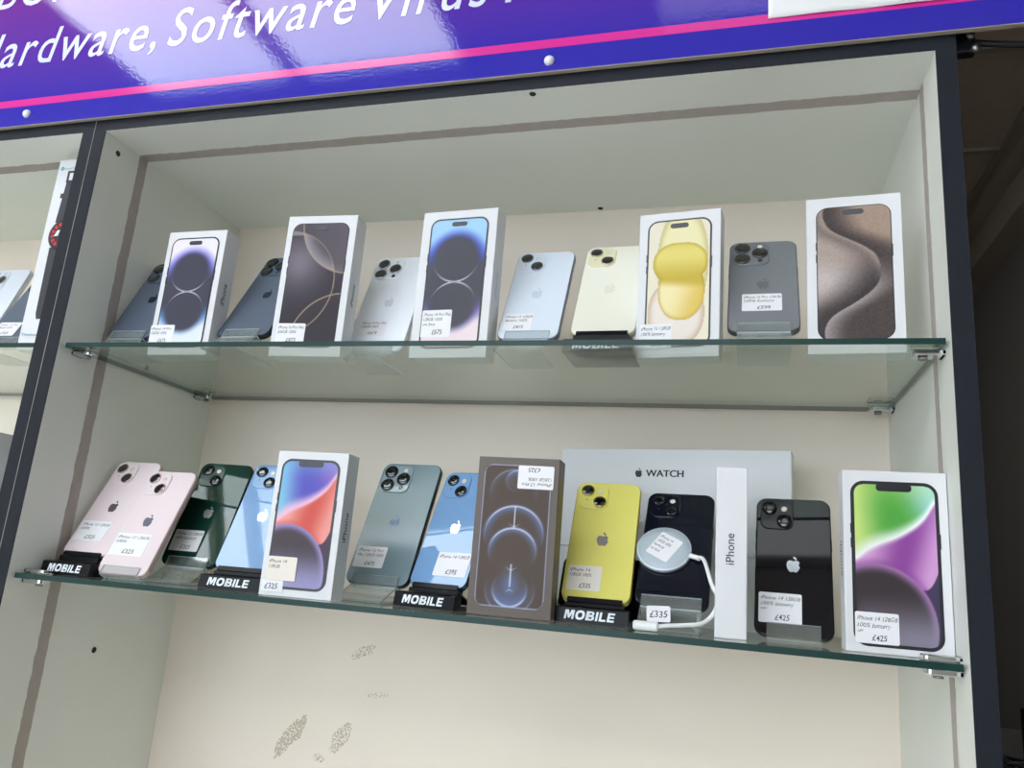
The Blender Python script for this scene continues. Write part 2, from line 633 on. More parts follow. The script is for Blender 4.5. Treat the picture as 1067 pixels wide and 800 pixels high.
cabinet(0.0, 'open display cabinet of ivory boards with dark blue edging, holding two glass shelves of phones',
        [('x', (0, .0262, .538)), ('x', (0, .1528, -.0942)), ('x', (0, .1494, .2794)), ('z', (.5673, .0086, T)), ('z', (.598, .288, T))])  # last entry is a paint chip, drawn like the screw holes
cabinet(-(W + .0364), 'neighbouring display cabinet, cut off by the photo edge, with the tall watch box inside', [])
b = MB(); box(b, -.0184, -.01795, -.0002, .02, FLOOR, T + .0165)
tag(b.build('gap_filler', GAPM), 'thin pale filler line in the joint between the two cabinets', 'filler strip')


def glass_shelf(x0, z, label):
    mb = MB()
    xa, xb, ya, yb = x0 + .0028, x0 + W - .0028, .0081, .287
    box(mb, xa, xb, ya, yb, z - GLASS, z)
    mb.m = [0, 0, 1, 1, 1, 1]
    o = mb.build('glass_shelf', [SHELFGLASS, GLASSEDGE])
    return tag(o, label, 'shelf', 'glass shelves')


glass_shelf(0, H, 'upper glass shelf with five boxed phones, seen from below')
glass_shelf(0, 0, 'lower glass shelf with the yellow phone and the brown box on it')
glass_shelf(-(W + .0364), H, 'upper glass shelf of the neighbouring cabinet under the tall watch box')
glass_shelf(-(W + .0364), 0, 'lower glass shelf of the neighbouring cabinet')

# ================================================================== SIGN BOARD
SX0, SX1, SZ0, SZ1 = -1.35, 1.42, .5712, 1.02
t = empty('sign_board', 'long purple and blue shop sign with white slanted lettering and a pink stripe', 'sign', (0, -.0075, SZ0))
SIGNM = bpy.data.materials.new('sign_vinyl'); SIGNM.use_nodes = True
nt = SIGNM.node_tree
bs = nt.nodes['Principled BSDF']
tc = nt.nodes.new('ShaderNodeTexCoord')
sp = nt.nodes.new('ShaderNodeSeparateXYZ')
nt.links.new(tc.outputs['Object'], sp.inputs[0])
rmp = nt.nodes.new('ShaderNodeValToRGB')
mr = nt.nodes.new('ShaderNodeMapRange')
mr.inputs['From Min'].default_value = 0.0
mr.inputs['From Max'].default_value = .24
nt.links.new(sp.outputs['Z'], mr.inputs['Value'])
nt.links.new(mr.outputs[0], rmp.inputs[0])
rmp.color_ramp.elements[0].position = 0.1
rmp.color_ramp.elements[0].color = lin((52, 46, 176)) + (1,)
rmp.color_ramp.elements[1].position = 0.95
rmp.color_ramp.elements[1].color = lin((122, 46, 152)) + (1,)
nt.links.new(rmp.outputs[0], bs.inputs['Base Color'])
bs.inputs['Roughness'].default_value = 0.045
bs.inputs['Specular IOR Level'].default_value = 0.46
nz = nt.nodes.new('ShaderNodeTexNoise'); nz.inputs['Scale'].default_value = 260; nz.inputs['Detail'].default_value = 2
nt.links.new(tc.outputs['Object'], nz.inputs['Vector'])
bp = nt.nodes.new('ShaderNodeBump'); bp.inputs['Strength'].default_value = .11; bp.inputs['Distance'].default_value = .0006
nt.links.new(nz.outputs['Fac'], bp.inputs['Height'])
nt.links.new(bp.outputs['Normal'], bs.inputs['Normal'])
b = MB(); box(b, SX0, SX1, 0, .0060, 0, SZ1 - SZ0, 0, .0004)
b.build('board', SIGNM, t)
b = MB(); box(b, SX0, SX1, .0004, .0058, -.0008, 0)
b.build('lower_edge', mat('raw_sign_edge', (176, 164, 148), 0.7), t)
b = MB(); box(b, SX0, SX1, -.0003, 0, .6000 - SZ0, .6106 - SZ0)
b.build('pink_stripe', mat('pink_vinyl', (226, 52, 156), 0.12, spec=.6), t)
b = MB()
for (txt, x0, x1) in (('Hardware,', -.2510, .0580), ('Software', .0765, .3420), ('Virus', .3650, .5110), ('Removal', .5310, .7900)):
    text_fit(b, txt, x0, x1, .6657 - SZ0, .0585, -.0004, .003, .20, spacing=1.14)
b.build('lettering', mat('white_vinyl', (226, 230, 244), 0.14, spec=.6), t)
b = MB()
text_fit(b, 'LABOR', -.320, -.100, .7640 - SZ0, .0585, -.0004, .003, .20, spacing=1.14)
b.build('lettering', mat('white_vinyl', (238, 238, 246), 0.14, spec=.6), t)
for (x, z) in ((-.1290, .5872), (.5880, .5835), (1.30, .5850), (-.82, .5870)):
    b = MB()
    lathe(b, [(.0058, 0), (.0058, -.0012), (.0050, -.0030), (.0034, -.0044), (.0012, -.0050), (.0001, -.0051)], 'y', (x, 0, z - SZ0), 20)
    b.build('screw_cap', WHITEPL, t)

# white sheet stuck over the sign
b = MB()
nxp, nzp = 40, 16
vs, fs = [], []
for k in range(2):
    for j in range(nzp + 1):
        for i in range(nxp + 1):
            u, v = i / nxp, j / nzp
            x = .8135 + .175 * u
            z = .6050 + .12 * v - .0012 * u
            y = -.0083 - .0006 * k - .0016 * (math.sin(u * 9 + v * 5) + 1) * math.exp(-((u - .55) / .3) ** 2) * math.exp(-v * 3)
            vs.append((x, y, z))
n1 = (nxp + 1) * (nzp + 1)
for j in range(nzp):
    for i in range(nxp):
        a = j * (nxp + 1) + i
        fs.append((a, a + nxp + 1, a + nxp + 2, a + 1))
        fs.append((n1 + a, n1 + a + 1, n1 + a + nxp + 2, n1 + a + nxp + 1))
ring = [i for i in range(nxp + 1)] + [j * (nxp + 1) + nxp for j in range(1, nzp + 1)] + [nzp * (nxp + 1) + i for i in range(nxp - 1, -1, -1)] + [j * (nxp + 1) for j in range(nzp - 1, 0, -1)]
for i in range(len(ring)):
    a, c = ring[i], ring[(i + 1) % len(ring)]
    fs.append((a, c, n1 + c, n1 + a))
b.add(vs, fs, 0, True)
tag(b.build('paper_sheet', mat('white_paper', (242, 242, 244), 0.35)), 'white paper sheet stuck over the pink stripe of the sign', 'paper')

# rod and bolts beside the cabinet's top corner
t = empty('bolted_rod', 'black rod with steel bolts fixed beside the top corner of the cabinet', 'rail', (.995, .02, .573))
b = MB(); tube(b, [(.004, 0, .002), (.03, 0, -.003), (.12, 0, -.016), (.30, 0, -.045)], .0032, 12)
b.build('rod', BLACKM, t)
b = MB(); box(b, -.0115, .009, -.006, .006, -.012, .010, 0, .0015)
b.build('bracket', mat('dark_metal', (52, 54, 60), .35, .8), t)
for (x, z) in ((.004, .004), (.0075, -.0105)):
    b = MB(); lathe(b, [(.0018, -.006), (.0042, -.0062), (.0042, -.009), (.0030, -.0105), (.0005, -.0112)], 'y', (x, 0, z), 14)
    b.build('bolt', STEEL, t)

# ================================================================== PRINTED PICTURES
def mix(a, b, t):
    t = max(0.0, min(1.0, t))
    return tuple(x + (y - x) * t for x, y in zip(a, b))


def sst(a, b, x):
    t = max(0.0, min(1.0, (x - a) / (b - a)))
    return t * t * (3 - 2 * t)


def interp(tab, x):
    if x <= tab[0][0]:
        return tab[0][1]
    for (a, va), (c, vc) in zip(tab, tab[1:]):
        if x <= c:
            t = (x - a) / (c - a)
            t = t * t * (3 - 2 * t) * .35 + t * .65
            return va + (vc - va) * t
    return tab[-1][1]


ASP = .475


def orb_art(top, topmid, dark, botmid, bot):
    def f(u, v):
        X, Y = (u - .5) * ASP, v - .5
        d = math.hypot(X, Y - .205)
        d2 = math.hypot(X, Y + .205)
        c = dark
        if Y > 0:
            k = max(0.0, (Y - .17)) * .75
            c = mix(c, topmid, sst(.165, .240, d + k * .25) * sst(.09, .25, Y))
            c = mix(c, top, sst(.20, .33, d + k * .4) * sst(.14, .32, Y))
        else:
            k = max(0.0, (-Y - .17)) * .75
            c = mix(c, botmid, sst(.165, .240, d2 + k * .25) * sst(.09, .26, -Y))
            c = mix(c, bot, sst(.195, .30, d2 + k * .5) * sst(.15, .34, -Y))
        fade = math.exp(-(X / .150) ** 4)
        a1 = math.exp(-((d - .203) / .0042) ** 2) * (1 if Y < .13 else 0) * fade
        a2 = math.exp(-((d2 - .203) / .0042) ** 2) * (1 if Y > -.13 else 0) * fade
        return mix(c, (242, 242, 250), max(a1, a2) * .95)
    return f


def titanium_art(u, v):
    X, Y = u * ASP, v
    d1 = math.hypot(X - .52, Y - 1.02) - .434
    d2 = math.hypot(X + .02, Y - .51) - .428
    d3 = math.hypot(X - .5, Y - .005) - .418
    c = mix((62, 56, 66), (104, 96, 108), sst(.35, 1.0, v))
    if d2 < 0:      # inside the big circle
        g = math.exp(-((X - .10) / .2) ** 2 - ((Y - .68) / .22) ** 2)
        c = mix((60, 55, 64), (150, 140, 154), g)
        if v > .9 and d1 > 0:
            c = mix(c, (188, 180, 190), .8)
    if d1 < 0:
        c = mix((92, 86, 96), (112, 104, 116), u)
        c = mix(c, (150, 136, 134), math.exp(-(d1 / .05) ** 2) * .7 * sst(.4, 1, u))
        if d2 < 0:
            c = mix((196, 186, 194), (92, 86, 96), sst(.0, .13, -d1 * .9 + .02) * .9 + .1 * sst(0, .2, -d2))
    if d3 < 0:
        c = mix(c, (78, 68, 72), .5 * math.exp(-(d3 / .06) ** 2) + .2)
    gold = (226, 200, 168)
    for d, w in ((d1, 1), (d2, .9 if v < .66 else .55), (d3, 1)):
        c = mix(c, gold, math.exp(-(d / .0045) ** 2) * w)
    return mix(c, (34, 30, 34), .24)


def yellow_art(u, v):
    X, Y = u * ASP, v
    c = mix((240, 233, 208), (232, 224, 206), v)
    def blob(cx, cy, rx, ry, p=2.0):
        return (abs(X - cx) / rx) ** p + (abs(Y - cy) / ry) ** p
    def lay(c, q, inner, rim, cut=1.0):
        if q >= cut:
            return c
        return mix(inner, rim, sst(.35, 1.0, q) ** 2 * .9)
    c = lay(c, blob(.268, .66, .200, .445, 2.1), (238, 230, 184), (206, 190, 132))
    c = lay(c, blob(.225, .255, .218, .265, 2.2), (240, 228, 220), (206, 180, 156))
    # the peanut-shaped main blob: golden head, paler body
    q1 = blob(.250, .655, .212, .165, 2.3)
    q = blob(.262, .43, .180, .235, 2.2)
    if q < 1 or q1 < 1:
        rim = min(q if q < 1 else 9, q1 if q1 < 1 else 9)
        head = mix((204, 178, 70), (232, 216, 124), sst(.52, .72, Y))
        head = mix(head, (218, 198, 98), sst(.74, .82, Y) * .7)
        body = mix((246, 232, 182), (228, 196, 96), sst(.14, .44, X + (.35 - Y) * .35))
        k = sst(.44, .52, Y + (u - .5) * .05)
        cc = mix(body, head, k)
        cc = mix(cc, mix((206, 172, 82), (186, 158, 58), k), sst(.55, 1.0, rim) ** 2 * .75)
        c = cc
    return c


def natural_art(u, v):
    tab = [(0.0, .10), (.06, .07), (.16, .16), (.29, .58), (.37, .78), (.46, .86), (.58, .84), (.66, .74), (.72, .53), (.83, .15), (.95, .06), (1.0, .10)]
    xs = sum(interp(tab, v + k * .02) for k in (-2, -1, 0, 1, 2)) / 5
    s = u - xs
    up = sst(.38, .66, v)
    # left of the curve
    t = max(0.0, -s)
    lightc = mix((168, 150, 144), (208, 196, 194), math.exp(-((v - .5) / .2) ** 2))
    low = mix((64, 56, 58), lightc, sst(.02, .78, t))
    high = mix((112, 98, 94), (176, 158, 150), sst(0, .5, t))
    cl = mix(low, high, up)
    cl = mix(cl, (176, 156, 146), math.exp(-(t / (.05 + .05 * up)) ** 2) * up * .8)
    cl = mix(cl, (70, 62, 62), sst(.3, .1, v) * .6)
    # right of the curve
    p = max(0.0, s)
    rh = mix((60, 52, 54), (166, 142, 128), min(1, sst(.02, .62, p) * sst(.48, .85, v) + .10))
    rl = mix((180, 166, 166), (76, 66, 64), sst(-.1, .36, p))
    rl = mix(rl, (92, 80, 78), sst(.25, .5, v) * .5)
    cr = mix(rl, rh, up)
    c = mix(cl, cr, sst(-.008, .008, s))
    g = (random.random() - .5) * 16
    return tuple(max(0, min(255, x + g)) for x in c)


def swirl_art(topl, topm, topr, line, midr, midl, dark, rim, low, night):
    tab = [(0, .50), (.15, .575), (.32, .62), (.5, .655), (.62, .69), (.78, .745), (.9, .81), (.97, .87), (1.0, .92)]
    def f(u, v):
        vb = sum(interp(tab, u + k * .03) for k in (-2, -1, 0, 1, 2)) / 5
        X, Y = u * ASP, v
        q = math.hypot((X - .115) / .35, (Y - .10) / .39)
        # upper field
        ct = mix(topl, topm, sst(-.05, .45, u + (v - .8) * .2))
        ct = mix(ct, topr, sst(.55, 1.1, u + (v - .8) * .8))
        ct = mix(ct, topl, math.exp(-((v - 1) / .10) ** 2) * .35)
        ct = mix(line, ct, sst(0, .06 + .07 * (1 - u), v - vb))
        # middle petal
        cm = mix(midl, midr, sst(.10, .60, u - (v - .55) * .4))
        cm = mix(cm, midl, sst(.60, 1.0, u - (v - .55) * .6) * .85)
        cm = mix(cm, line, math.exp(-((vb - v) / .018) ** 2) * .7)
        cm = mix(cm, midr, math.exp(-((q - 1) / .08) ** 2) * .55)
        # below the petal
        edge = .345 + .11 * max(0.0, (u - .84) / .16) ** 2
        cm = mix(mix(night, dark, .25), cm, sst(-.006, .006, v - edge))
        # dark ball
        cd = mix(dark, rim, sst(.80, 1.0, q) ** 1.6 * .9)
        cd = mix(cd, low, sst(.34, .02, v) * sst(.0, .3, u + .15) * .9)
        c = mix(cm, ct, sst(-.004, .004, v - vb))
        return mix(cd, c, sst(-.012, .012, q - 1))
    return f


def pacific_art(u, v):
    X, Y = (u - .5) * ASP, v
    base = (88, 76, 69)
    c = base
    blue, pale = (108, 128, 186), (222, 226, 246)
    def arc(cx, cy, r, side, wid, glow, amp):
        nonlocal c
        d = math.hypot(X - cx, Y - cy) - r
        ok = sst(-.10, .10, (Y - cy) * side)
        fade = math.exp(-((X - cx) / (r * .95)) ** 6)
        c = mix(c, blue, math.exp(-(max(0, -d) / glow) ** 2) * (1 if d < .004 else math.exp(-(d / .012) ** 2)) * ok * amp * .75)
        c = mix(c, pale, math.exp(-(d / wid) ** 2) * ok * amp * fade)
    arc(0, .50, .200, 1, .0055, .035, .9)
    arc(0, .385, .160, 1, .0055, .03, .95)
    arc(0, .88, .075, 1, .004, .05, .7)
    arc(-.02, .80, .16, 1, .004, .03, .35)
    arc(0, .125, .115, -1, .006, .06, 1.0)
    arc(0, .125, .165, -1, .004, .04, .4)
    c = mix(c, blue, math.exp(-(X / .06) ** 2 - ((Y - .15) / .10) ** 2) * .7)
    for (ya, yb, w) in ((.545, .70, .0035), (.14, .30, .005)):
        if ya < Y < yb:
            c = mix(c, pale, math.exp(-(X / w) ** 2) * .85)
    for (y0, s, L) in ((.255, 1, .045), (.125, -1, .035), (.555, 1, .05)):
        dd = abs((Y - y0) - s * abs(X) * .55)
        if abs(X) < L:
            c = mix(c, pale, math.exp(-(dd / .004) ** 2) * .75 * (1 - abs(X) / L))
    # thin outline of the handset
    w2, h2, r = ASP / 2 - .008, .5 - .006, .05
    ax, ay = abs(X) - (w2 - r), abs(Y - .5) - (h2 - r)
    d = math.hypot(max(ax, 0), max(ay, 0)) + min(max(ax, ay), 0) - r
    c = mix(c, (176, 176, 208), math.exp(-(d / .0035) ** 2) * .9)
    return c


ART = {
    'silver': orb_art((236, 228, 242), (112, 108, 200), (66, 65, 80), (86, 126, 186), (226, 232, 240)),
    'blue': orb_art((166, 208, 244), (76, 88, 192), (80, 79, 88), (104, 98, 166), (242, 222, 228)),
    'titanium': titanium_art, 'yellow': yellow_art, 'natural': natural_art, 'pacific': pacific_art,
    'swirl_blue': swirl_art((134, 198, 226), (96, 92, 190), (150, 112, 194), (240, 196, 222), (214, 92, 82), (244, 170, 164), (82, 72, 80), (162, 150, 214), (164, 160, 206), (90, 72, 92)),
    'swirl_green': swirl_art((206, 228, 132), (82, 164, 66), (158, 212, 222), (240, 244, 240), (140, 70, 152), (218, 168, 214), (58, 50, 54), (170, 120, 178), (142, 134, 154), (66, 58, 96)),
}


def picture(parent, w, h, r, fn, y, cx, cz, nu, nv, name='phone_picture', rough=.6, coat=.0):
    vs, fs, cols = [], [], []
    for j in range(nv + 1):
        v = j / nv
        z = (v - .5) * h
        dz = abs(z) - (h / 2 - r)
        half = w / 2 if dz <= 0 else w / 2 - r + math.sqrt(max(r * r - dz * dz, 0))
        half = max(half, 1e-4)
        for i in range(nu + 1):
            x = (2 * i / nu - 1) * half
            vs.append((cx + x, y, cz + z))
            cols.append(lin(fn(x / w + .5, v)) + (1.0,))
    for j in range(nv):
        for i in range(nu):
            a = j * (nu + 1) + i
            fs.append((a, a + 1, a + nu + 2, a + nu + 1))
    # short skirt so that the print has a thickness
    mb = MB().add(vs, fs)
    o = mb.build(name, art_mat('printed_picture', rough, coat), parent)
    at = o.data.color_attributes.new('ink', 'FLOAT_COLOR', 'POINT')
    at.data.foreach_set('color', [c for q in cols for c in q])
    return o


def label(parent, cx, cz, w, h, lines, y, price=None, rot=0.0, paper=None, pos=None, pw=.34, ph=.19):
    """Small paper price label with pen writing; lies on a surface at y facing -y."""
    e = MB()
    slab(e, w, h, .0016, [(0, 0), (0, -.00025), (.0001, -.0003)][::-1], 0, 0, 3)
    M = Matrix.Translation((cx, y, cz)) @ Matrix.Rotation(R(rot), 4, 'Y')
    e.xform(M)
    o = e.build('price_label', paper or PAPER, parent)
    b = MB()
    n = len(lines)
    lh = min(.0052, h * .20)
    for i, s in enumerate(lines):
        L = min(.92, .10 + .056 * len(s)) * w
        text_fit(b, s, -w * .45, -w * .45 + L, h * .46 - lh * (i + 1) * 1.12, lh * .72, -.0004, .0, .25, jitter=.05)
    if price:
        px = pos if pos is not None else -.12
        text_fit(b, price, w * px, w * (px + pw), -h * .40 if ph < .3 else -h * ph / 2, h * ph, -.0004, .008, .12, jitter=.03)
    b.xform(M)
    b.build('handwriting', PEN, o)
    return o


# ================================================================== APPLE-SHAPED LOGO
def logo_polys(s):
    """Outline of the bitten fruit mark and of its leaf, height about 1 before scaling."""
    half = [(0, .345), (.10, .385), (.22, .40), (.33, .36), (.41, .26), (.44, .10), (.43, -.06), (.38, -.22), (.30, -.36), (.21, -.455), (.12, -.465), (.05, -.435), (0, -.425)]
    Rr = smooth_path([(x, z, 0) for x, z in half], 4)
    right = [(p.x, p.y) for p in Rr]
    left = [(-x, z) for x, z in right[::-1]][1:-1]
    body = right + left
    # bite: pull points of the flank inside the bite circle onto it
    bx, bz, br = .535, .095, .185
    out = []
    for x, z in body:
        d = math.hypot(x - bx, z - bz)
        if d < br:
            k = br / max(d, 1e-5)
            out.append((bx + (x - bx) * k, bz + (z - bz) * k))
        else:
            out.append((x, z))
    leaf = []
    for i in range(9):
        t = i / 8
        a = R(-180 + 90 * t)
        leaf.append((.235 + .24 * math.cos(a) , .70 + .25 * math.sin(a)))
    for i in range(1, 8):
        t = i / 8
        a = R(0 + 90 * t)
        leaf.append((0 - .005 + .24 * math.cos(a), .45 + .25 * math.sin(a)))
    cc = lambda P: P if sum(P[i][0] * P[(i + 1) % len(P)][1] - P[(i + 1) % len(P)][0] * P[i][1] for i in range(len(P))) > 0 else P[::-1]
    return [[(x * s, z * s) for x, z in cc(P)] for P in (out, leaf)]


def add_logo(mb, cx, cz, height, y0, y1, rot=0):
    for P in logo_polys(height / 1.165):
        c, s_ = math.cos(R(rot)), math.sin(R(rot))
        prism(mb, [(cx + x * c - z * s_, cz - height * .1 + x * s_ + z * c) for x, z in P], y0, y1)
    return mb


# ================================================================== PHONES
STD, PRO, MAXS = (.0715, .1467), (.0710, .1470), (.0780, .1607)


def lean_frame(x, y, z, yaw, lean, roll=0.0):
    yaw, lean, roll = R(yaw), R(lean), R(roll)
    u = Vector((math.cos(yaw), math.sin(yaw), 0))
    nb = Vector((-math.sin(yaw), math.cos(yaw), 0))
    up = Vector((0, 0, 1)) * math.cos(lean) + nb * math.sin(lean)
    u2 = u * math.cos(roll) + up * math.sin(roll)
    up2 = up * math.cos(roll) - u * math.sin(roll)
    n = up2.cross(u2)            # points away from the viewer
    M = Matrix(((u2.x, n.x, up2.x, x), (u2.y, n.y, up2.y, y), (u2.z, n.z, up2.z, z), (0, 0, 0, 1)))
    return M


TH = .0078


def phone(pose, size, rgb, lab, cams, finish='gloss', frame=None, logo=(120, 112, 118), logo_metal=.6, tagspec=None, bump_rgb=None, logo_rough=.25, group='phones standing face back on the shelves', bump_rough=None, scale_cam=1.0):
    M = lean_frame(*pose)
    t = empty('mobile_phone', lab, 'phone', M=M, group=group)
    w, h = size
    nm = 'phone_%d_%d_%d' % rgb
    rough = {'gloss': .035, 'satin': .42, 'soft': .22}[finish]
    back = mat(nm + finish, rgb, rough, spec=.5, coat=.0)
    fr = mat('phone_rail_%d_%d_%d' % (frame or rgb), frame or rgb, .28, .65)
    rc = .0105
    b = MB()
    slab(b, w, h, rc, [(.0011, .0001), (.0004, .0003), (0, .0010), (0, TH - .0010), (.0004, TH - .0003), (.0011, TH)], 0, h / 2, 8, 0, True, 1)
    b.build('side_rail', [fr, SCREENM], t)
    b = MB()
    slab(b, w, h, rc, [(.0013, -.0003), (.0010, -.0002), (.0009, .00008)], 0, h / 2, 8)
    b.build('back_glass', back, t)
    # camera island, top corner on the viewer's side
    dual = cams == 2
    k = scale_cam
    cw = (.0320 if dual else .0380) * k
    cx, cz = -w / 2 + .0042 + cw / 2, h - .0042 - cw / 2
    bm = mat('camera_island_%d_%d_%d' % (bump_rgb or rgb), bump_rgb or rgb, bump_rough if bump_rough is not None else (.12 if finish == 'gloss' else .05), spec=.5)
    b = MB()
    slab(b, cw, cw, .0085 * k, [(.0007, -.0016), (.0002, -.0013), (0, -.0008), (0, -.0002)], cx, cz, 8, 0, False)
    isl = b.build('camera_island', bm, t)
    rL = (.0068 if dual else .0078) * k
    o_ = cw * .5 - rL - .0019 * k
    spots = [(-o_, o_), (o_, -o_)] if dual else [(-o_, o_), (-o_, -o_), (o_, 0)]
    ring = mat('lens_ring_%d_%d_%d' % (frame or rgb), frame or rgb, .2, .75)
    for (dx, dz) in spots:
        b = MB()
        lathe(b, [(rL * 1.10, -.0014), (rL * 1.08, -.0028), (rL * .97, -.0032), (rL * .93, -.0030), (rL * .93, -.0024)], 'y', (cx + dx, 0, cz + dz), 28)
        lo = b.build('camera_lens', [ring], isl)
    for (dx, dz) in spots:
        b = MB()
        lathe(b, [(rL * .92, -.0020), (rL * .92, -.0028), (rL * .90, -.0029), (rL * .3, -.0029)], 'y', (cx + dx, 0, cz + dz), 28)
        b.build('lens_glass', LENS, isl)
    fx, fz = (o_ * .95, o_ * .95) if dual else (o_, o_ + rL * .55)
    fr_ = .0030 if dual else .0027
    if not dual:
        fz = cw * .5 - .0068 * k
    b = MB(); lathe(b, [(fr_, -.0015), (fr_ * .98, -.0019), (fr_ * .5, -.0020)], 'y', (cx + fx, 0, cz + fz), 18)
    b.build('flash', FLASHM, isl)
    if not dual:
        b = MB(); lathe(b, [(.0027, -.0015), (.0026, -.0019), (.0012, -.0020)], 'y', (cx + o_, 0, cz - cw * .5 + .0066 * k), 18)
        b.build('depth_sensor', LENS, isl)
    else:
        b = MB(); lathe(b, [(.0007, -.0015), (.0007, -.00175)], 'y', (cx - o_, 0, cz - o_ * .6), 10)
        b.build('microphone_hole', DARKHOLE, isl)
    b = MB()
    add_logo(b, 0, h * .5, .0165, -.00042, -.0002)
    b.build('logo', mat('logo_%d_%d_%d' % logo, logo, logo_rough, logo_metal), t)
    for (sx, z0, z1) in ((1, .62, .70), (-1, .60, .66), (-1, .69, .75)):
        b = MB()
        xa, xb = sorted((sx * (w / 2 - .0003), sx * (w / 2 + .0004)))
        box(b, xa, xb, TH * .32, TH * .68, h * z0, h * z1)
        b.build('side_button', fr, t)
    if tagspec:
        u0, u1, v0, v1, lines, price = tagspec[:6]
        kw = tagspec[6] if len(tagspec) > 6 else {}
        label(t, -w / 2 + (u0 + u1) / 2 * w, (v0 + v1) / 2 * h, (u1 - u0) * w, (v1 - v0) * h, lines, -.00042, price, **kw)
    return t


# ================================================================== STANDS
def rel(pose):
    x, y, z, yaw, lean = pose[:5]
    return x, y, z, R(yaw), R(lean)


def back_line(z0, lean, off, s):
    """Point (y, z) on the phone's rear side: s metres up along the phone, off metres behind its face."""
    return (off * math.cos(lean) + s * math.sin(lean), z0 - off * math.sin(lean) + s * math.cos(lean))


def block_word(mb, word, x0, adv, cap, y, slant):
    """Heavy slanted block capitals as on the stands."""
    def ring(outer, inner):
        n = len(outer)
        v = [(p[0], p[1]) for p in outer + inner]
        return v, [(i, (i + 1) % n, n + (i + 1) % n, n + i) for i in range(n)]
    def ell(cx, cz, rx, rz, n=24):
        return [(cx + rx * math.copysign(abs(math.cos(2 * math.pi * i / n)) ** .8, math.cos(2 * math.pi * i / n)),
                 cz + rz * math.copysign(abs(math.sin(2 * math.pi * i / n)) ** .8, math.sin(2 * math.pi * i / n))) for i in range(n)]
    G = {
        'M': (1.10, [([(0, 0), (.24, 0), (.24, 1), (0, 1)], None), ([(.86, 0), (1.10, 0), (1.10, 1), (.86, 1)], None),
                     ([(.24, 1), (.24, .62), (.46, .10), (.55, .10), (.55, .50), (.40, 1)][::1], None), ([(.86, 1), (.70, 1), (.55, .50), (.55, .10), (.64, .10), (.86, .62)], None)]),
        'O': (1.06, [(ell(.53, .5, .53, .52), ell(.53, .5, .25, .27))]),
        'B': (.94, [([(0, 0), (.26, 0), (.26, 1), (0, 1)], None), (ell(.52, .735, .38, .265), ell(.50, .735, .16, .10)), (ell(.54, .275, .42, .275), ell(.52, .275, .18, .10)),
                    ([(.26, .80), (.52, .80), (.52, 1), (.26, 1)], None), ([(.26, .43), (.52, .43), (.52, .60), (.26, .60)], None), ([(.26, 0), (.52, 0), (.52, .19), (.26, .19)], None)]),
        'I': (.26, [([(0, 0), (.26, 0), (.26, 1), (0, 1)], None)]),
        'L': (.76, [([(0, 0), (.26, 0), (.26, 1), (0, 1)], None), ([(.26, 0), (.76, 0), (.76, .22), (.26, .22)], None)]),
        'E': (.80, [([(0, 0), (.26, 0), (.26, 1), (0, 1)], None), ([(.26, 0), (.80, 0), (.80, .21), (.26, .21)], None), ([(.26, .40), (.76, .40), (.76, .60), (.26, .60)], None), ([(.26, .79), (.80, .79), (.80, 1), (.26, 1)], None)]),
    }
    tot = sum(G[c][0] for c in word) + .16 * (len(word) - 1)
    k = adv / tot
    x = 0.0
    for c in word:
        w_, polys = G[c]
        for outer, inner in polys:
            if inner:
                v, f = ring(outer, inner)
            else:
                v, f = outer, [tuple(range(len(outer)))]
            mb.add([(x0 + (x + px) * k + slant * pz * cap, y, z) for (px, pz), z in zip(v, [pz * cap for _, pz in v])], f)
        x += w_ + .16
    return mb


def mobile_stand(pose, zs, lab, wid=.0735):
    """Black counter stand: wedge foot with the word on its front, cradle and inclined back rest."""
    x, y, z, yaw, lean = rel(pose)
    z0 = z - zs
    t = empty('phone_stand', lab, 'phone stand', (x, y, zs + .0003), yaw, 'black phone stands with white lettering')
    hw = wid / 2
    pr = [(-.0225, 0), (-.0205, .0140), (-.0195, .0148), (-.0065, .0150), (-.0065, .0036), (.0400, .0030), (.0400, 0)]
    b = MB()
    loops(b, [[(xx, p[0], p[1]) for p in pr] for xx in (-hw, hw)])
    b.build('foot', BLACK, t)
    b = MB()
    block_word(b, 'MOBILE', -hw * .72, hw * 1.34, .0086, 0, .16)
    b.v = [(vx, vy, vz + .0033) for vx, vy, vz in b.v]
    k = (.0140) / .0020
    b.v = [(vx, -.0225 + vz / k - .0003, vz) for vx, vy, vz in b.v]
    b.build('lettering', WHITEPRINT, t)
    # cradle that carries the lower edge, lip in front of the glass
    lo = back_line(z0, lean, TH + .0004, -.0016)
    f0 = back_line(z0, lean, -.0018, -.0016)
    lip = back_line(z0, lean, -.0018, .0030)
    up = back_line(z0, lean, TH + .0018, .062)
    q0 = back_line(z0, lean, TH + .0018, -.0016)
    cw = wid * .38
    b = MB()
    sheet(b, [lip, f0, (f0[0] + (lo[0] - f0[0]) * .55, f0[1] + (lo[1] - f0[1]) * .55), (lo[0] + .001, lo[1] - .0004)], -cw, cw, .0016)
    b.build('cradle', BLACK, t)
    b = MB()
    sheet(b, [(f0[0] - .0022, .0152), (f0[0] - .0012, f0[1] - .0024), (lo[0] + .001, lo[1] - .0024), (.030, .0052)], -cw * 1.08, cw * 1.08, .0018)
    b.build('cradle_support', BLACK, t)
    b = MB()
    sheet(b, [(q0[0] + .0012, q0[1]), (up[0] + .0012, up[1])], -cw, cw, .0018)
    b.build('back_rest', BLACK, t)
    return t


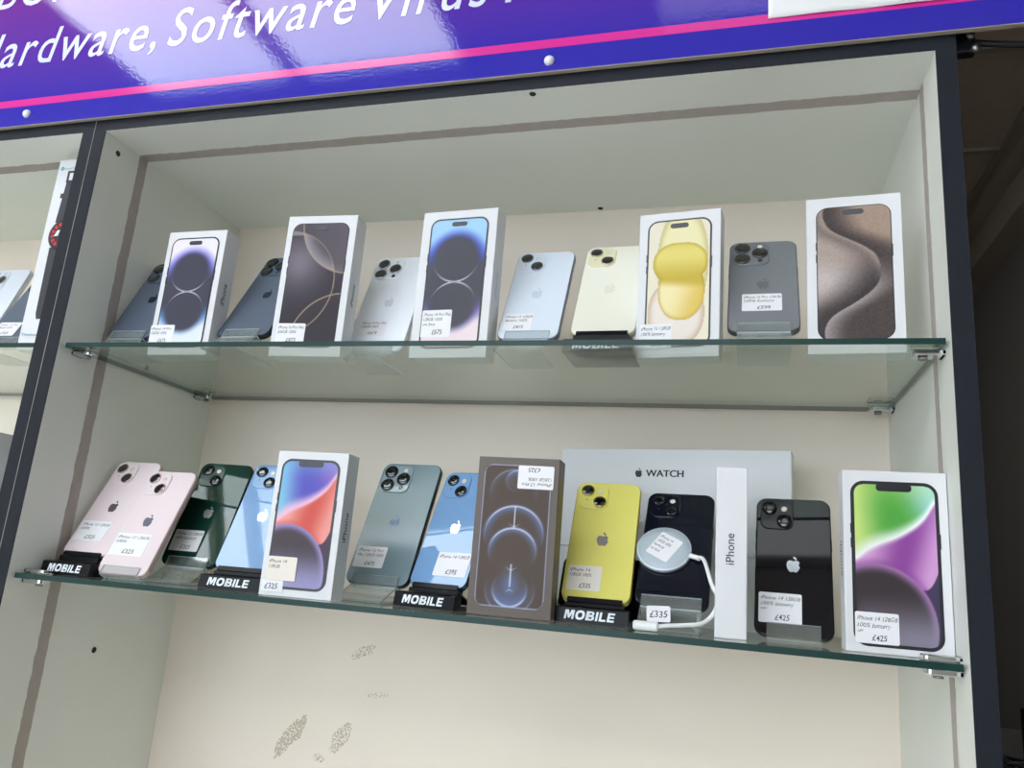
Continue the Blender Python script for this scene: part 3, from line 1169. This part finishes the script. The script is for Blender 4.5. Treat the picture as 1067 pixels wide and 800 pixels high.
def acrylic_stand(pose, zs, lab, wid=.051, front=-.034, tagtxt=None, tall=.010, group='clear acrylic phone stands'):
    """Bent clear sheet: lip, ledge and back rest in one, on a folded foot."""
    x, y, z, yaw, lean = rel(pose)
    z0 = z - zs
    t = empty('acrylic_phone_stand', lab, 'phone stand', (x, y, zs + .0003), yaw, group)
    hw = wid / 2
    th = .0020
    g = th / 2 + .0004
    lipt = back_line(z0, lean, -g - .0002, tall)
    c0 = back_line(z0, lean, -g - .0002, -g - .0003)
    c1 = back_line(z0, lean, TH + g + .0002, -g - .0003)
    top = back_line(z0, lean, TH + g + .0002, .070)
    b = MB()
    sheet(b, [lipt, c0, c1, top], -hw, hw, th, 0, 1)
    b.build('cradle', [ACRYLIC, ACRYLEDGE], t)
    zf = max(.0012, min(c0[1] - .0016, .30))
    b = MB()
    if c0[1] > .006:
        sheet(b, [(c0[0] - .0005, c0[1] - .0017), (front + .004, .0032), (front, .0013), (front + .003, .0011), (.040, .0011)], -hw, hw, th, 0, 1)
    else:
        sheet(b, [(front, .0011), (.040, .0011)], -hw, hw, th, 0, 1)
        if c0[1] < .0062:
            b = MB(); sheet(b, [(c1[0] + .004, .0011), (.045, .0011)], -hw, hw, th, 0, 1)
    b.build('foot', [ACRYLIC, ACRYLEDGE], t)
    if tagtxt:
        label(t, -.008, .016, .022, .0145, [], front - .001, tagtxt, rot=-3, pos=-.38, pw=.76, ph=.42)
    return t


# ================================================================== BOXES
def phone_box(x, y, zs, yaw, w, d, h, lab, art, side_text=None, bezel=.0022, notch='island', rect=(.10, .90, .06, .94), tags=(), card=None, bezelcol=None, side='right', group='upright phone boxes', front_text=None):
    t = empty('phone_box', lab, 'box', (x, y, zs + .0003), R(yaw), group)
    card = card or BOXW
    b = MB()
    box(b, -w / 2, w / 2, 0, d, 0, h, 0, .0007)
    b.build('carton', card, t)
    if art:
        u0, u1, v0, v1 = rect
        pw, ph = (u1 - u0) * w, (v1 - v0) * h
        cx, cz = ((u0 + u1) / 2 - .5) * w, (v0 + v1) / 2 * h
        r = .0115
        if bezel:
            b = MB(); slab(b, pw, ph, r, [(.0001, -.0003), (0, -.00015), (0, .0002)], cx, cz, 8)
            for (sx, z0, z1) in ((1, .60, .69), (-1, .58, .64), (-1, .67, .73)):
                xa, xb = sorted((cx + sx * pw / 2, cx + sx * (pw / 2 + .0006)))
                box(b, xa, xb, -.00025, .0001, cz + (z0 - .5) * ph, cz + (z1 - .5) * ph)
            b.build('printed_handset_edge', bezelcol or mat('printed_bezel', (30, 30, 38), .3), t)
        picture(t, pw - 2 * bezel, ph - 2 * bezel, r - bezel, ART[art], -.0006 if bezel else -.0002, cx, cz, 70, 150)
        if notch == 'island':
            b = MB(); slab(b, .0195, .0056, .0028, [(.0001, -.0009), (0, -.0008), (0, -.0005)], cx, cz + ph / 2 - bezel - .0056, 6)
            b.build('printed_camera_slot', mat('printed_slot', (40, 40, 48), .3), t)
        elif notch == 'notch':
            b = MB(); slab(b, .0290, .0068, .0030, [(.0001, -.0009), (0, -.0008), (0, -.0005)], cx, cz + ph / 2 - bezel - .0024, 6)
            b.build('printed_camera_slot', mat('printed_bezel', (30, 30, 38), .3), t)
    if side_text:
        b = MB()
        text_fit(b, 'iPhone', 0, side_text[2], 0, None, 0, .006, 0)
        zc, L = side_text[0], side_text[2]
        sx = 1 if side == 'right' else -1
        out = []
        for vx, vy, vz in b.v:      # reads upwards on the narrow side
            if sx > 0:
                out.append((w / 2 + .0002, d * side_text[1] - vz, zc + vx))
            else:
                out.append((-w / 2 - .0002, d * side_text[1] + vz, zc + L - vx))
        b.v = out
        b.build('side_lettering', side_text[3] if len(side_text) > 3 else INK, t)
    if front_text:
        b = MB()
        text_fit(b, 'iPhone', 0, front_text[1], 0, None, 0, .004, 0)
        b.v = [(.0030 - vz, -.0003, front_text[0] + vx) for vx, vy, vz in b.v]
        b.v = [(vx - .0005, vy, vz) for vx, vy, vz in b.v]
        b.build('lettering', INK, t)
    for tg in tags:
        u0, u1, v0, v1, lines, price = tg[:6]
        kw = dict(tg[6]) if len(tg) > 6 else {}
        yy = kw.pop('y', -.0007)
        label(t, ((u0 + u1) / 2 - .5) * w, (v0 + v1) / 2 * h, (u1 - u0) * w, (v1 - v0) * h, lines, yy, price, **kw)
    return t


# ------------------------------------------------------------------ upper shelf
phone_box(.1181, .0623, H, -.4, .0875, .027, .1663, 'smallest white phone box of the upper shelf, printed with a silver-lilac handset', 'silver',
          (.0685, .62, .029), rect=(.085, .905, .055, .945), bezel=.0020,
          tags=[(-.005, .40, .085, .235, ['iPhone 14 Pro', '128GB 100%'], '£675')])
phone_box(.2923, .0688, H, 3.3, .0925, .0275, .1817, 'white phone box printed with a dark grey handset crossed by thin gold arcs', 'titanium',
          (.067, .62, .029, INKGREY), rect=(.085, .905, .06, .945), bezel=.0009,
          tags=[(.07, .475, .085, .225, ['iPhone 16 Pro Max', '256GB 100%'], '£875')])
phone_box(.4712, .0739, H, -2.7, .0945, .0285, .1816, 'white phone box printed with a sky-blue and dark handset, beside the silver triple-camera phone', 'blue',
          (.074, .62, .032, mat('faint_grey_print', (190, 190, 194), .5)), rect=(.115, .895, .06, .945), bezel=.0022,
          tags=[(.13, .52, .135, .315, ['iPhone 14 Pro Max', '128GB 100%', 'no box'], '£675')])
phone_box(.7259, .0710, H, -6.4, .0870, .027, .1645, 'white phone box printed with a handset of yellow and cream blobs', 'yellow',
          None, rect=(.105, .895, .065, .945), bezel=.0020,
          tags=[(.05, .44, .06, .225, ['iPhone 15 128GB', '100% battery'], '£575')])
phone_box(.8970, .0582, H, -4.2, .0877, .027, .1658, 'white phone box printed with a brown-grey handset with an S-shaped curve', 'natural',
          None, rect=(.105, .895, .085, .935), bezel=.0010)

P = {}
P['T1'] = (.0388, .0625, H + .023, 0, 26.4)
P['T2'] = (.2000, .0700, H + .027, -3.2, 29.8)
P['T3'] = (.3580, .1140, H + .020, -.5, 21.9)
P['T4'] = (.5610, .0800, H + .024, -1.1, 26.1)
P['T5'] = (.6470, .0715, H + .0255, -1.8, 26.7)
P['T6'] = (.8120, .0650, H + .026, -1.1, 28.7)
P['L1'] = (.0390, .0620, .0235, -.8, 28.9)
P['L2'] = (.1070, .0500, .0060, .1, 26.3)
P['L3'] = (.1540, .1030, .0210, 8.2, 26.0)
P['L4'] = (.2430, .0830, .0210, 5.4, 26.8)
P['L5'] = (.4010, .1050, .0185, -2.1, 25.2)
P['L6'] = (.4790, .0900, .0215, -10.5, 25.4)
P['L7'] = (.6510, .0900, .0205, .7, 28.2)
P['L8'] = (.7270, .0800, .0230, -1.7, 35.6)
P['L9'] = (.8400, .0860, .0045, -4.2, 22.6)
PB = (86, 97, 114)
phone(P['T1'], (.0690, .1440), PB, 'slate blue phone half hidden by the smallest white box, against the cabinet side', 3, 'satin', (70, 84, 104), (40, 50, 66), .4)
phone(P['T2'], (.0770, .1590), PB, 'slate blue phone between the silver-lilac box and the gold-arc box', 3, 'satin', (40, 46, 56), (50, 60, 76), .4)
phone(P['T3'], MAXS, (240, 244, 252), 'silver white triple-camera phone between the gold-arc box and the sky-blue box', 3, 'satin', (206, 210, 220), (222, 226, 238), .0,
      tagspec=(.14, .60, .15, .31, ['iPhone 14 Pro Max', '128GB 100%'], '£675'), bump_rough=.15)
phone(P['T4'], STD, (222, 231, 244), 'pale blue twin-camera phone on a clear stand, beside the cream phone', 2, 'satin', (134, 142, 156), (208, 218, 232), .0,
      tagspec=(.06, .54, .09, .27, ['iPhone 15 128GB', 'Battery 100%'], '£475'), bump_rough=.15)
phone(P['T5'], STD, (238, 236, 222), 'cream twin-camera phone on a black stand beside the yellow-blob box', 2, 'satin', (214, 208, 186), (230, 227, 210), .0, bump_rgb=(232, 226, 190), bump_rough=.15)
phone(P['T6'], PRO, (124, 127, 132), 'grey triple-camera phone between the two upper boxes with printed yellow and brown handsets', 3, 'satin', (104, 104, 106), (112, 115, 121), .0,
      tagspec=(.20, .76, .205, .385, ['iPhone 15 Pro 128GB', '100% battery'], '£599'), bump_rough=.12)
acrylic_stand(P['T1'], H, 'clear acrylic stand under the slate blue phone by the cabinet side', front=-.016)
acrylic_stand(P['T2'], H, 'clear acrylic stand under the slate blue phone by the gold-arc box')
acrylic_stand(P['T3'], H, 'clear acrylic stand under the silver white phone')
acrylic_stand(P['T4'], H, 'clear acrylic stand under the pale blue phone on the upper shelf')
mobile_stand(P['T5'], H, 'black lettered stand under the cream phone, the only one on the upper shelf')
acrylic_stand(P['T6'], H, 'clear acrylic stand under the grey triple-camera phone')

# ------------------------------------------------------------------ lower shelf
PINK = (238, 222, 226)
phone((P['L1'][0], P['L1'][1], P['L1'][2], -.8, 28.9), (.068, .1395), PINK, 'pink phone on the black lettered stand at the cabinet side', 2, 'gloss', (214, 190, 190), (120, 104, 112), .5,
      tagspec=(.06, .70, .14, .34, ['iPhone 13 128GB', '100%'], '£325'), bump_rough=.08)
phone(P['L2'], (.0695, .1425), PINK, 'pink phone on a clear stand, in front of the other pink phone', 2, 'gloss', (214, 190, 190), (112, 112, 128), .5,
      tagspec=(.05, .74, .165, .37, ['iPhone 13 128GB', '100%'], '£325'), bump_rough=.08)
phone(P['L3'], STD, (20, 58, 48), 'dark green phone beside the pink ones', 2, 'gloss', (16, 30, 28), (232, 236, 238), .7,
      tagspec=(.06, .58, .125, .32, ['iPhone 13 128GB', '100% battery'], '£325'), logo_rough=.15)
phone(P['L4'], STD, (132, 168, 212), 'sky blue phone on a black stand, partly hidden by the blue-and-red box', 2, 'gloss', (40, 48, 60), (236, 240, 244), .7, logo_rough=.15)
phone(P['L5'], MAXS, (120, 140, 148), 'large grey-blue triple-camera phone on a clear stand', 3, 'soft', (46, 52, 58), (60, 66, 78), .8,
      tagspec=(.05, .53, .12, .285, ['iPhone 13 Pro', 'Max 128GB 100%'], '£475'), bump_rgb=(150, 164, 172), bump_rough=.03, logo_rough=.1)
phone(P['L6'], STD, (122, 161, 206), 'light blue phone on a black stand, beside the brown box', 2, 'gloss', (52, 66, 84), (236, 240, 244), .7,
      tagspec=(.37, .94, .09, .285, ['iPhone 14 128GB'], '£395'), logo_rough=.15)
phone(P['L7'], STD, (236, 227, 122), 'bright yellow phone on a black lettered stand', 2, 'gloss', (196, 178, 84), (152, 146, 150), .5,
      tagspec=(.06, .55, .08, .275, ['iPhone 14', '128GB 100%'], '£335', {'paper': CREAMPAPER}), bump_rough=.06)
phone(P['L8'], STD, (13, 16, 30), 'midnight blue phone carrying the round charger', 2, 'gloss', (20, 24, 40), (24, 28, 44), .5, logo_rough=.1)
phone(P['L9'], STD, (13, 16, 24), 'black phone beside the green-and-purple box', 2, 'gloss', (20, 22, 28), (206, 216, 222), .7,
      tagspec=(.055, .605, .085, .29, ['iPhone 14 128GB', '100% battery', '*'], '£425'), logo_rough=.15)
mobile_stand(P['L1'], 0, 'black lettered stand under the pink phone at the cabinet side', .070)
acrylic_stand((P['L2'][0], P['L2'][1], .0060, .1, 26.3), 0, 'clear acrylic stand under the front pink phone', front=-.012, tall=.009)
acrylic_stand(P['L3'], 0, 'clear acrylic stand under the dark green phone', front=-.036)
mobile_stand(P['L4'], 0, 'black lettered stand under the sky blue phone')
acrylic_stand(P['L5'], 0, 'clear acrylic stand under the large grey-blue phone', wid=.056, front=-.036)
mobile_stand(P['L6'], 0, 'black lettered stand under the light blue phone by the brown box')
mobile_stand(P['L7'], 0, 'black lettered stand under the bright yellow phone')
acrylic_stand(P['L8'], 0, 'clear acrylic stand with a small price tag, under the midnight blue phone', wid=.058, front=-.028, tagtxt='£335')
acrylic_stand(P['L9'], 0, 'clear acrylic stand under the black phone', wid=.048, front=-.010, tall=.012)

phone_box(.3467, .0303, 0, 3.0, .0830, .028, .1530, 'white phone box printed with a blue, red and dark swirl, on the lower shelf', 'swirl_blue',
          (.060, .60, .031, INK), rect=(.075, .905, .05, .945), bezel=.0026, notch='notch',
          tags=[(.08, .485, .105, .265, ['iPhone 14', '128GB'], None, {'paper': CREAMPAPER, 'y': -.0012}), (.03, .33, .028, .105, [], '£325', {'pos': -.34, 'pw': .6, 'ph': .5})])
phone_box(.5731, .0475, 0, 1.4, .0855, .028, .1577, 'brown-grey phone box printed with pale blue arcs', 'pacific', None, rect=(.075, .915, .055, .955), bezel=0, notch=None, card=BROWN,
          tags=[(.50, .935, .80, .95, ['iPhone 12 Pro', '128GB 100%'], '£325', {'rot': 180, 'y': -.0005})])
phone_box(.7832, .0469, 0, 0.4, .0282, .087, .1563, 'slim white box standing edge-on with upright black lettering', None, front_text=(.0655, .0285))
phone_box(.9218, .0400, 0, .4, .0850, .027, .1570, 'white phone box printed with a green, purple and dark swirl, on the lower shelf', 'swirl_green',
          (.063, .45, .031, INK), side='left', rect=(.075, .915, .035, .94), bezel=.0030, notch='notch',
          tags=[(.09, .50, .05, .215, ['iPhone 14 128GB', '100% battery', '*'], '£425', {'y': -.0009})])

# phone lying on its long edge behind the midnight blue one
phone_M = lean_frame(.743, .128, .003, 0, 26)
t = empty('mobile_phone', 'black phone lying on its long edge behind the midnight blue phone', 'phone', M=phone_M, group='phones standing face back on the shelves')
b = MB(); slab(b, .1467, .0715, .0105, [(.0011, .0001), (0, .0010), (0, TH - .001), (.0011, TH)], -.0667, .0358, 8, 0, True)
b.build('side_rail', mat('phone_rail_18_20_26', (18, 20, 26), .28, .65), t)
b = MB(); slab(b, .1467, .0715, .0105, [(.0013, -.0003), (.0009, .00008)], -.0667, .0358, 8)
b.build('back_glass', mat('phone_13_16_24gloss', (13, 16, 24), .035), t)

# watch boxes behind
t = empty('watch_box', 'long white watch box with black lettering behind the yellow phone', 'box', (.7115, .222, .0808), R(-8))
b = MB(); box(b, -.137, .137, 0, .036, 0, .1205, 0, .0009)
b.build('carton', BOXW, t)
b = MB()
add_logo(b, -.0378, .0915, .0110, -.0004, .0002)
b.build('logo', INK, t)
b = MB()
for dx in (0, .0003, .0006):
    text_fit(b, 'WATCH', -.0290 + dx, .0160 + dx, .0872, .0083, -.0003 - dx * .1, .008, 0)
b.build('lettering', INK, t)
t = empty('carton_box', 'plain pale carton under the long white watch box', 'box', (.7105, .223, .0003), R(-8))
b = MB(); box(b, -.138, .138, 0, .040, 0, .0800, 0, .0009)
b.build('carton', mat('pale_grey_card', (214, 214, 218), .35), t)

# ------------------------------------------------------------------ charger on the midnight blue phone
Mp = lean_frame(*P['L8'])
t = empty('wireless_charger', 'round silver wireless charger with a white cable, stuck on the midnight blue phone', 'charger', M=Mp)
cx, cz, rr_ = -.0120, .0660, .0280
b = MB()
lathe(b, [(rr_ * .96, -.0006), (rr_, -.0012), (rr_, -.0044), (rr_ * .975, -.0052), (rr_ * .94, -.0054)], 'y', (cx, 0, cz), 56)
b.build('rim', ALU, t)
b = MB()
lathe(b, [(rr_ * .945, -.0050), (rr_ * .94, -.0055), (rr_ * .5, -.00555), (.0003, -.00555)], 'y', (cx, 0, cz), 56)
b.build('disc', mat('charger_face', (182, 194, 204), .5), t)
label(t, cx + .0005, cz + .0015, .0255, .0310, ['iPhone 14', '128GB 100%', 'battery', 'no box'], -.0056, None, rot=30)
inv = Mp.inverted()
def loc(p):
    return tuple(inv @ Vector(p))
A = Mp @ Vector((cx + rr_ - .002, -.0032, cz - .0040))
A2 = Mp @ Vector((cx + rr_ + .0065, -.0036, cz - .0052))
path = [Mp @ Vector(p) for p in ((cx + rr_ - .0015, -.0035, cz - .0060), (cx + rr_ + .0055, -.0045, cz - .0085), (cx + rr_ + .0130, -.0075, cz - .0135))] + [Vector(p) for p in ((.7655, .0720, .0470), (.7715, .0665, .0350), (.7680, .0580, .0210), (.7580, .0500, .0115), (.7420, .0440, .0085), (.7280, .0410, .0070), (.7180, .0400, .0052))]
b = MB(); tube(b, [loc(p) for p in smooth_path(path, 8)], .00195, 12)
b.build('cable', WHITEPL, t)
b = MB(); tube(b, [loc(p) for p in (path[0], path[0].lerp(path[1], .5), path[1], path[1].lerp(path[2], .4))], .0026, 12)
b.build('cable_sleeve', WHITEPL, t)
b = MB(); slab(b, .013, .0082, .0036, [(.001, -.0225), (0, -.0215), (0, -.001), (.001, 0)], 0, 0, 6)
b.xform(Matrix.Translation(loc((.7190, .0400, .0052))) @ inv.to_3x3().to_4x4() @ Matrix.Rotation(R(-90), 4, 'Z') @ Matrix.Rotation(R(0), 4, 'X'))
b.build('plug', WHITEPL, t)

# ================================================================== NEIGHBOURING CABINET'S THINGS
t = empty('watch_box', 'tall white smartwatch box showing a dark strap watch, beside the cabinet joint', 'box', (-.0735, .040, H + .0003))
b = MB(); box(b, -.0365, .0345, 0, .030, 0, .272, 0, .0009)
b.build('carton', BOXW, t)
STRAP = mat('printed_strap', (50, 50, 58), .5)
b = MB()
prism(b, [(-.0175, .050), (-.0150, .042), (.0080, .042), (.0105, .050), (.0120, .142), (-.0200, .142)], -.0005, .0002)
b.build('printed_strap', STRAP, t)
b = MB()
prism(b, [(-.0200, .178), (.0120, .178), (.0095, .238), (-.0165, .238)], -.0005, .0002)
b.build('printed_strap', STRAP, t)
b = MB(); prism(b, [(-.0215, .214), (.0135, .214), (.0135, .2205), (-.0215, .2205)], -.0008, .0002)
b.build('printed_strap_loop', STRAP, t)
b = MB()
buck = [(-.0175, .237), (.0095, .237), (.0095, .254), (-.0175, .254)]
inner = [(-.0148, .2400), (.0068, .2400), (.0068, .2512), (-.0148, .2512)]
vv = [(x, y, z) for y in (-.0008, .0002) for P_ in (buck, inner) for x, z in P_]
ff = []
for k in range(4):
    k2 = (k + 1) % 4
    ff += [(k, k2, 4 + k2, 4 + k), (8 + k2, 8 + k, 12 + k, 12 + k2), (k2, k, 8 + k, 8 + k2), (4 + k, 4 + k2, 12 + k2, 12 + k)]
b.add(vv, ff)
b.build('printed_buckle', STRAP, t)
WCX, WCZ = -.004, .160
b = MB(); lathe(b, [(.0220, .0002), (.0220, -.0006), (.0195, -.0009), (.0001, -.0009)], 'y', (WCX, 0, WCZ), 40)
b.build('printed_watch_case', mat('printed_case', (44, 42, 48), .4), t)
b = MB()
for k in range(14):
    a0, a1 = 2 * math.pi * k / 14, 2 * math.pi * (k + .62) / 14
    q = [(WCX + rr0 * math.cos(a), WCZ + rr0 * math.sin(a)) for rr0, aa in ((.0125, (a0, a1)), (.0175, (a1, a0))) for a in aa]
    prism(b, q, -.0013, -.0008)
b.build('printed_dial', mat('printed_red', (206, 52, 58), .4), t)
b = MB()
prism(b, [(WCX - .012, WCZ - .002), (WCX - .006, WCZ - .002), (WCX - .004, WCZ + .006), (WCX - .008, WCZ + .006)], -.0014, -.0008)
b.build('printed_hands', WHITEPRINT, t)
TEAL = mat('teal_print', (84, 164, 178), .5)
b = MB()
for k in range(5):
    a = R(72 * k)
    c0 = (-.0290 + .0020 * math.cos(a), .2585 + .0020 * math.sin(a))
    prism(b, [(c0[0] + .0012 * math.cos(R(60 * q)), c0[1] + .0012 * math.sin(R(60 * q))) for q in range(6)], -.0004, .0002)
b.build('emblem', TEAL, t)
b = MB()
text_fit(b, 'amazfit', -.0250, -.0070, .2567, .0036, -.0003, .004, 0)
b.build('lettering', TEAL, t)
b = MB()
text_fit(b, 'Timeless', -.0330, -.0080, .0190, .0042, -.0003, .0, 0)
b.build('lettering', TEAL, t)

phone((-.3060, .1150, H + .020, 0, 20), MAXS, (226, 231, 244), 'silver white phone cut off by the photo edge, in the neighbouring cabinet', 3, 'satin', (206, 210, 220), (206, 212, 226), .2)
phone((-.1860, .0800, H + .022, 2, 28), STD, PB, 'slate blue phone with a label beside the tall watch box', 3, 'satin', (70, 84, 104), (40, 50, 66), .4,
      tagspec=(.10, .62, .10, .28, ['iPhone 12 Pro', '128GB 100%'], '£325'))
acrylic_stand((-.3060, .1150, H + .020, 0, 20), H, 'clear acrylic stand under the cut-off silver white phone')
acrylic_stand((-.1860, .0800, H + .022, 2, 28), H, 'clear acrylic stand under the slate blue phone by the watch box')
t = empty('carton_box', 'light grey carton with its narrow side showing, low in the neighbouring cabinet', 'box', (-.1540, .0330, .0003))
b = MB(); box(b, -.044, .044, 0, .075, 0, .1650, 0, .0009)
b.build('carton', mat('grey_card', (178, 178, 186), .45), t)
t = empty('carton_box', 'white carton behind the light grey carton in the neighbouring cabinet', 'box', (-.1500, .1150, .0003))
b = MB(); box(b, -.05, .055, 0, .03, 0, .1250, 0, .0009)
b.build('carton', BOXW, t)

# ================================================================== BACK ROOM THINGS
CT = FLOOR + .93
t = empty('counter', 'dark counter in the back room beyond the cabinet', 'counter', (1.50, 1.05, FLOOR))
b = MB(); box(b, -.34, .34, -.25, .35, .93 + .12, .93 + .16, 0, .004)
b.build('worktop', mat('grey_worktop', (96, 92, 88), .4), t)
b = MB(); box(b, -.32, .32, -.22, .33, 0, .93 + .1195)
b.build('base_unit', mat('dark_unit', (44, 42, 42), .6), t)
ZT = FLOOR + .93 + .16
t = empty('spray_bottle', 'black bottle with a nozzle on the back-room counter', 'bottle', (1.338, .90, ZT + .0003))
b = MB(); lathe(b, [(.034, 0), (.036, .004), (.036, .100), (.033, .118), (.016, .130), (.013, .134), (.013, .146)], 'z', (0, 0, 0), 28)
b.build('bottle_body', BLACK, t)
b = MB(); lathe(b, [(.0155, .146), (.0155, .164), (.010, .168), (.008, .190), (.0075, .196)], 'z', (0, 0, 0), 20)
box(b, -.030, .012, -.006, .006, .186, .200, 0, .002)
b.build('nozzle', BLACKM, t)
t = empty('card_reader', 'dark hand-held device with keys on the back-room counter', 'device', (1.272, .86, ZT + .0003), R(10))
b = MB(); slab(b, .034, .10, .006, [(.001, -.012), (0, -.010), (0, .010), (.001, .012)], 0, .05, 5)
b.build('device_body', BLACK, t)
for i in range(3):
    for j in range(3):
        b = MB(); box(b, -.0125 + .009 * i, -.0055 + .009 * i, -.0132, -.0121, .016 + .010 * j, .022 + .010 * j)
        b.build('key', mat('grey_key', (70, 70, 74), .5), t)
b = MB()
pts = []
for i in range(60):
    a = i * .55
    pts.append((.02 + (.018 + .012 * math.sin(i * 1.7)) * math.cos(a), (.03 + .012 * math.cos(i * .9)) * math.sin(a), .004 + .012 * abs(math.sin(i * .37))))
tube(b, [Vector(p) + Vector((1.215, .86, ZT)) for p in smooth_path(pts, 3)], .0028, 8)
tag(b.build('coiled_cable', BLACKM), 'tangled black cable heaped on the back-room counter', 'cable')

# ================================================================== LIGHT, CAMERA
w = bpy.data.worlds.new('daylight')
SC.world = w
w.use_nodes = True
bg = w.node_tree.nodes['Background']
bg.inputs['Color'].default_value = (0.80, 0.90, 1.0, 1)
bg.inputs['Strength'].default_value = 3.2

cam = bpy.data.cameras.new('camera')
co = bpy.data.objects.new('camera', cam)
COL.objects.link(co)
RM = ((0.96143019, 0.26395308, 0.07733544), (0.010293, 0.24644505, -0.9691021), (-0.27485642, 0.93252003, 0.23422284))
right, down, fwd = (Vector(r) for r in RM)
Mc = Matrix(((right.x, -down.x, -fwd.x, .78457969), (right.y, -down.y, -fwd.y, -.71900303), (right.z, -down.z, -fwd.z, .04350591), (0, 0, 0, 1)))
co.matrix_world = Mc
cam.sensor_fit = 'HORIZONTAL'
cam.sensor_width = 36.0
cam.lens = 36.0 * 811.2827 / 1067.0
cam.clip_start = .02
SC.camera = co

SC.view_settings.view_transform = 'Standard'
SC.view_settings.look = 'None'
SC.view_settings.gamma = 1.0
SC.view_settings.use_curve_mapping = False
SC.view_settings.exposure = 0.95
SC.cycles.use_denoising = True
SC.cycles.transparent_max_bounces = 24
SC.cycles.max_bounces = 14
SC.cycles.diffuse_bounces = 6
SC.cycles.glossy_bounces = 6
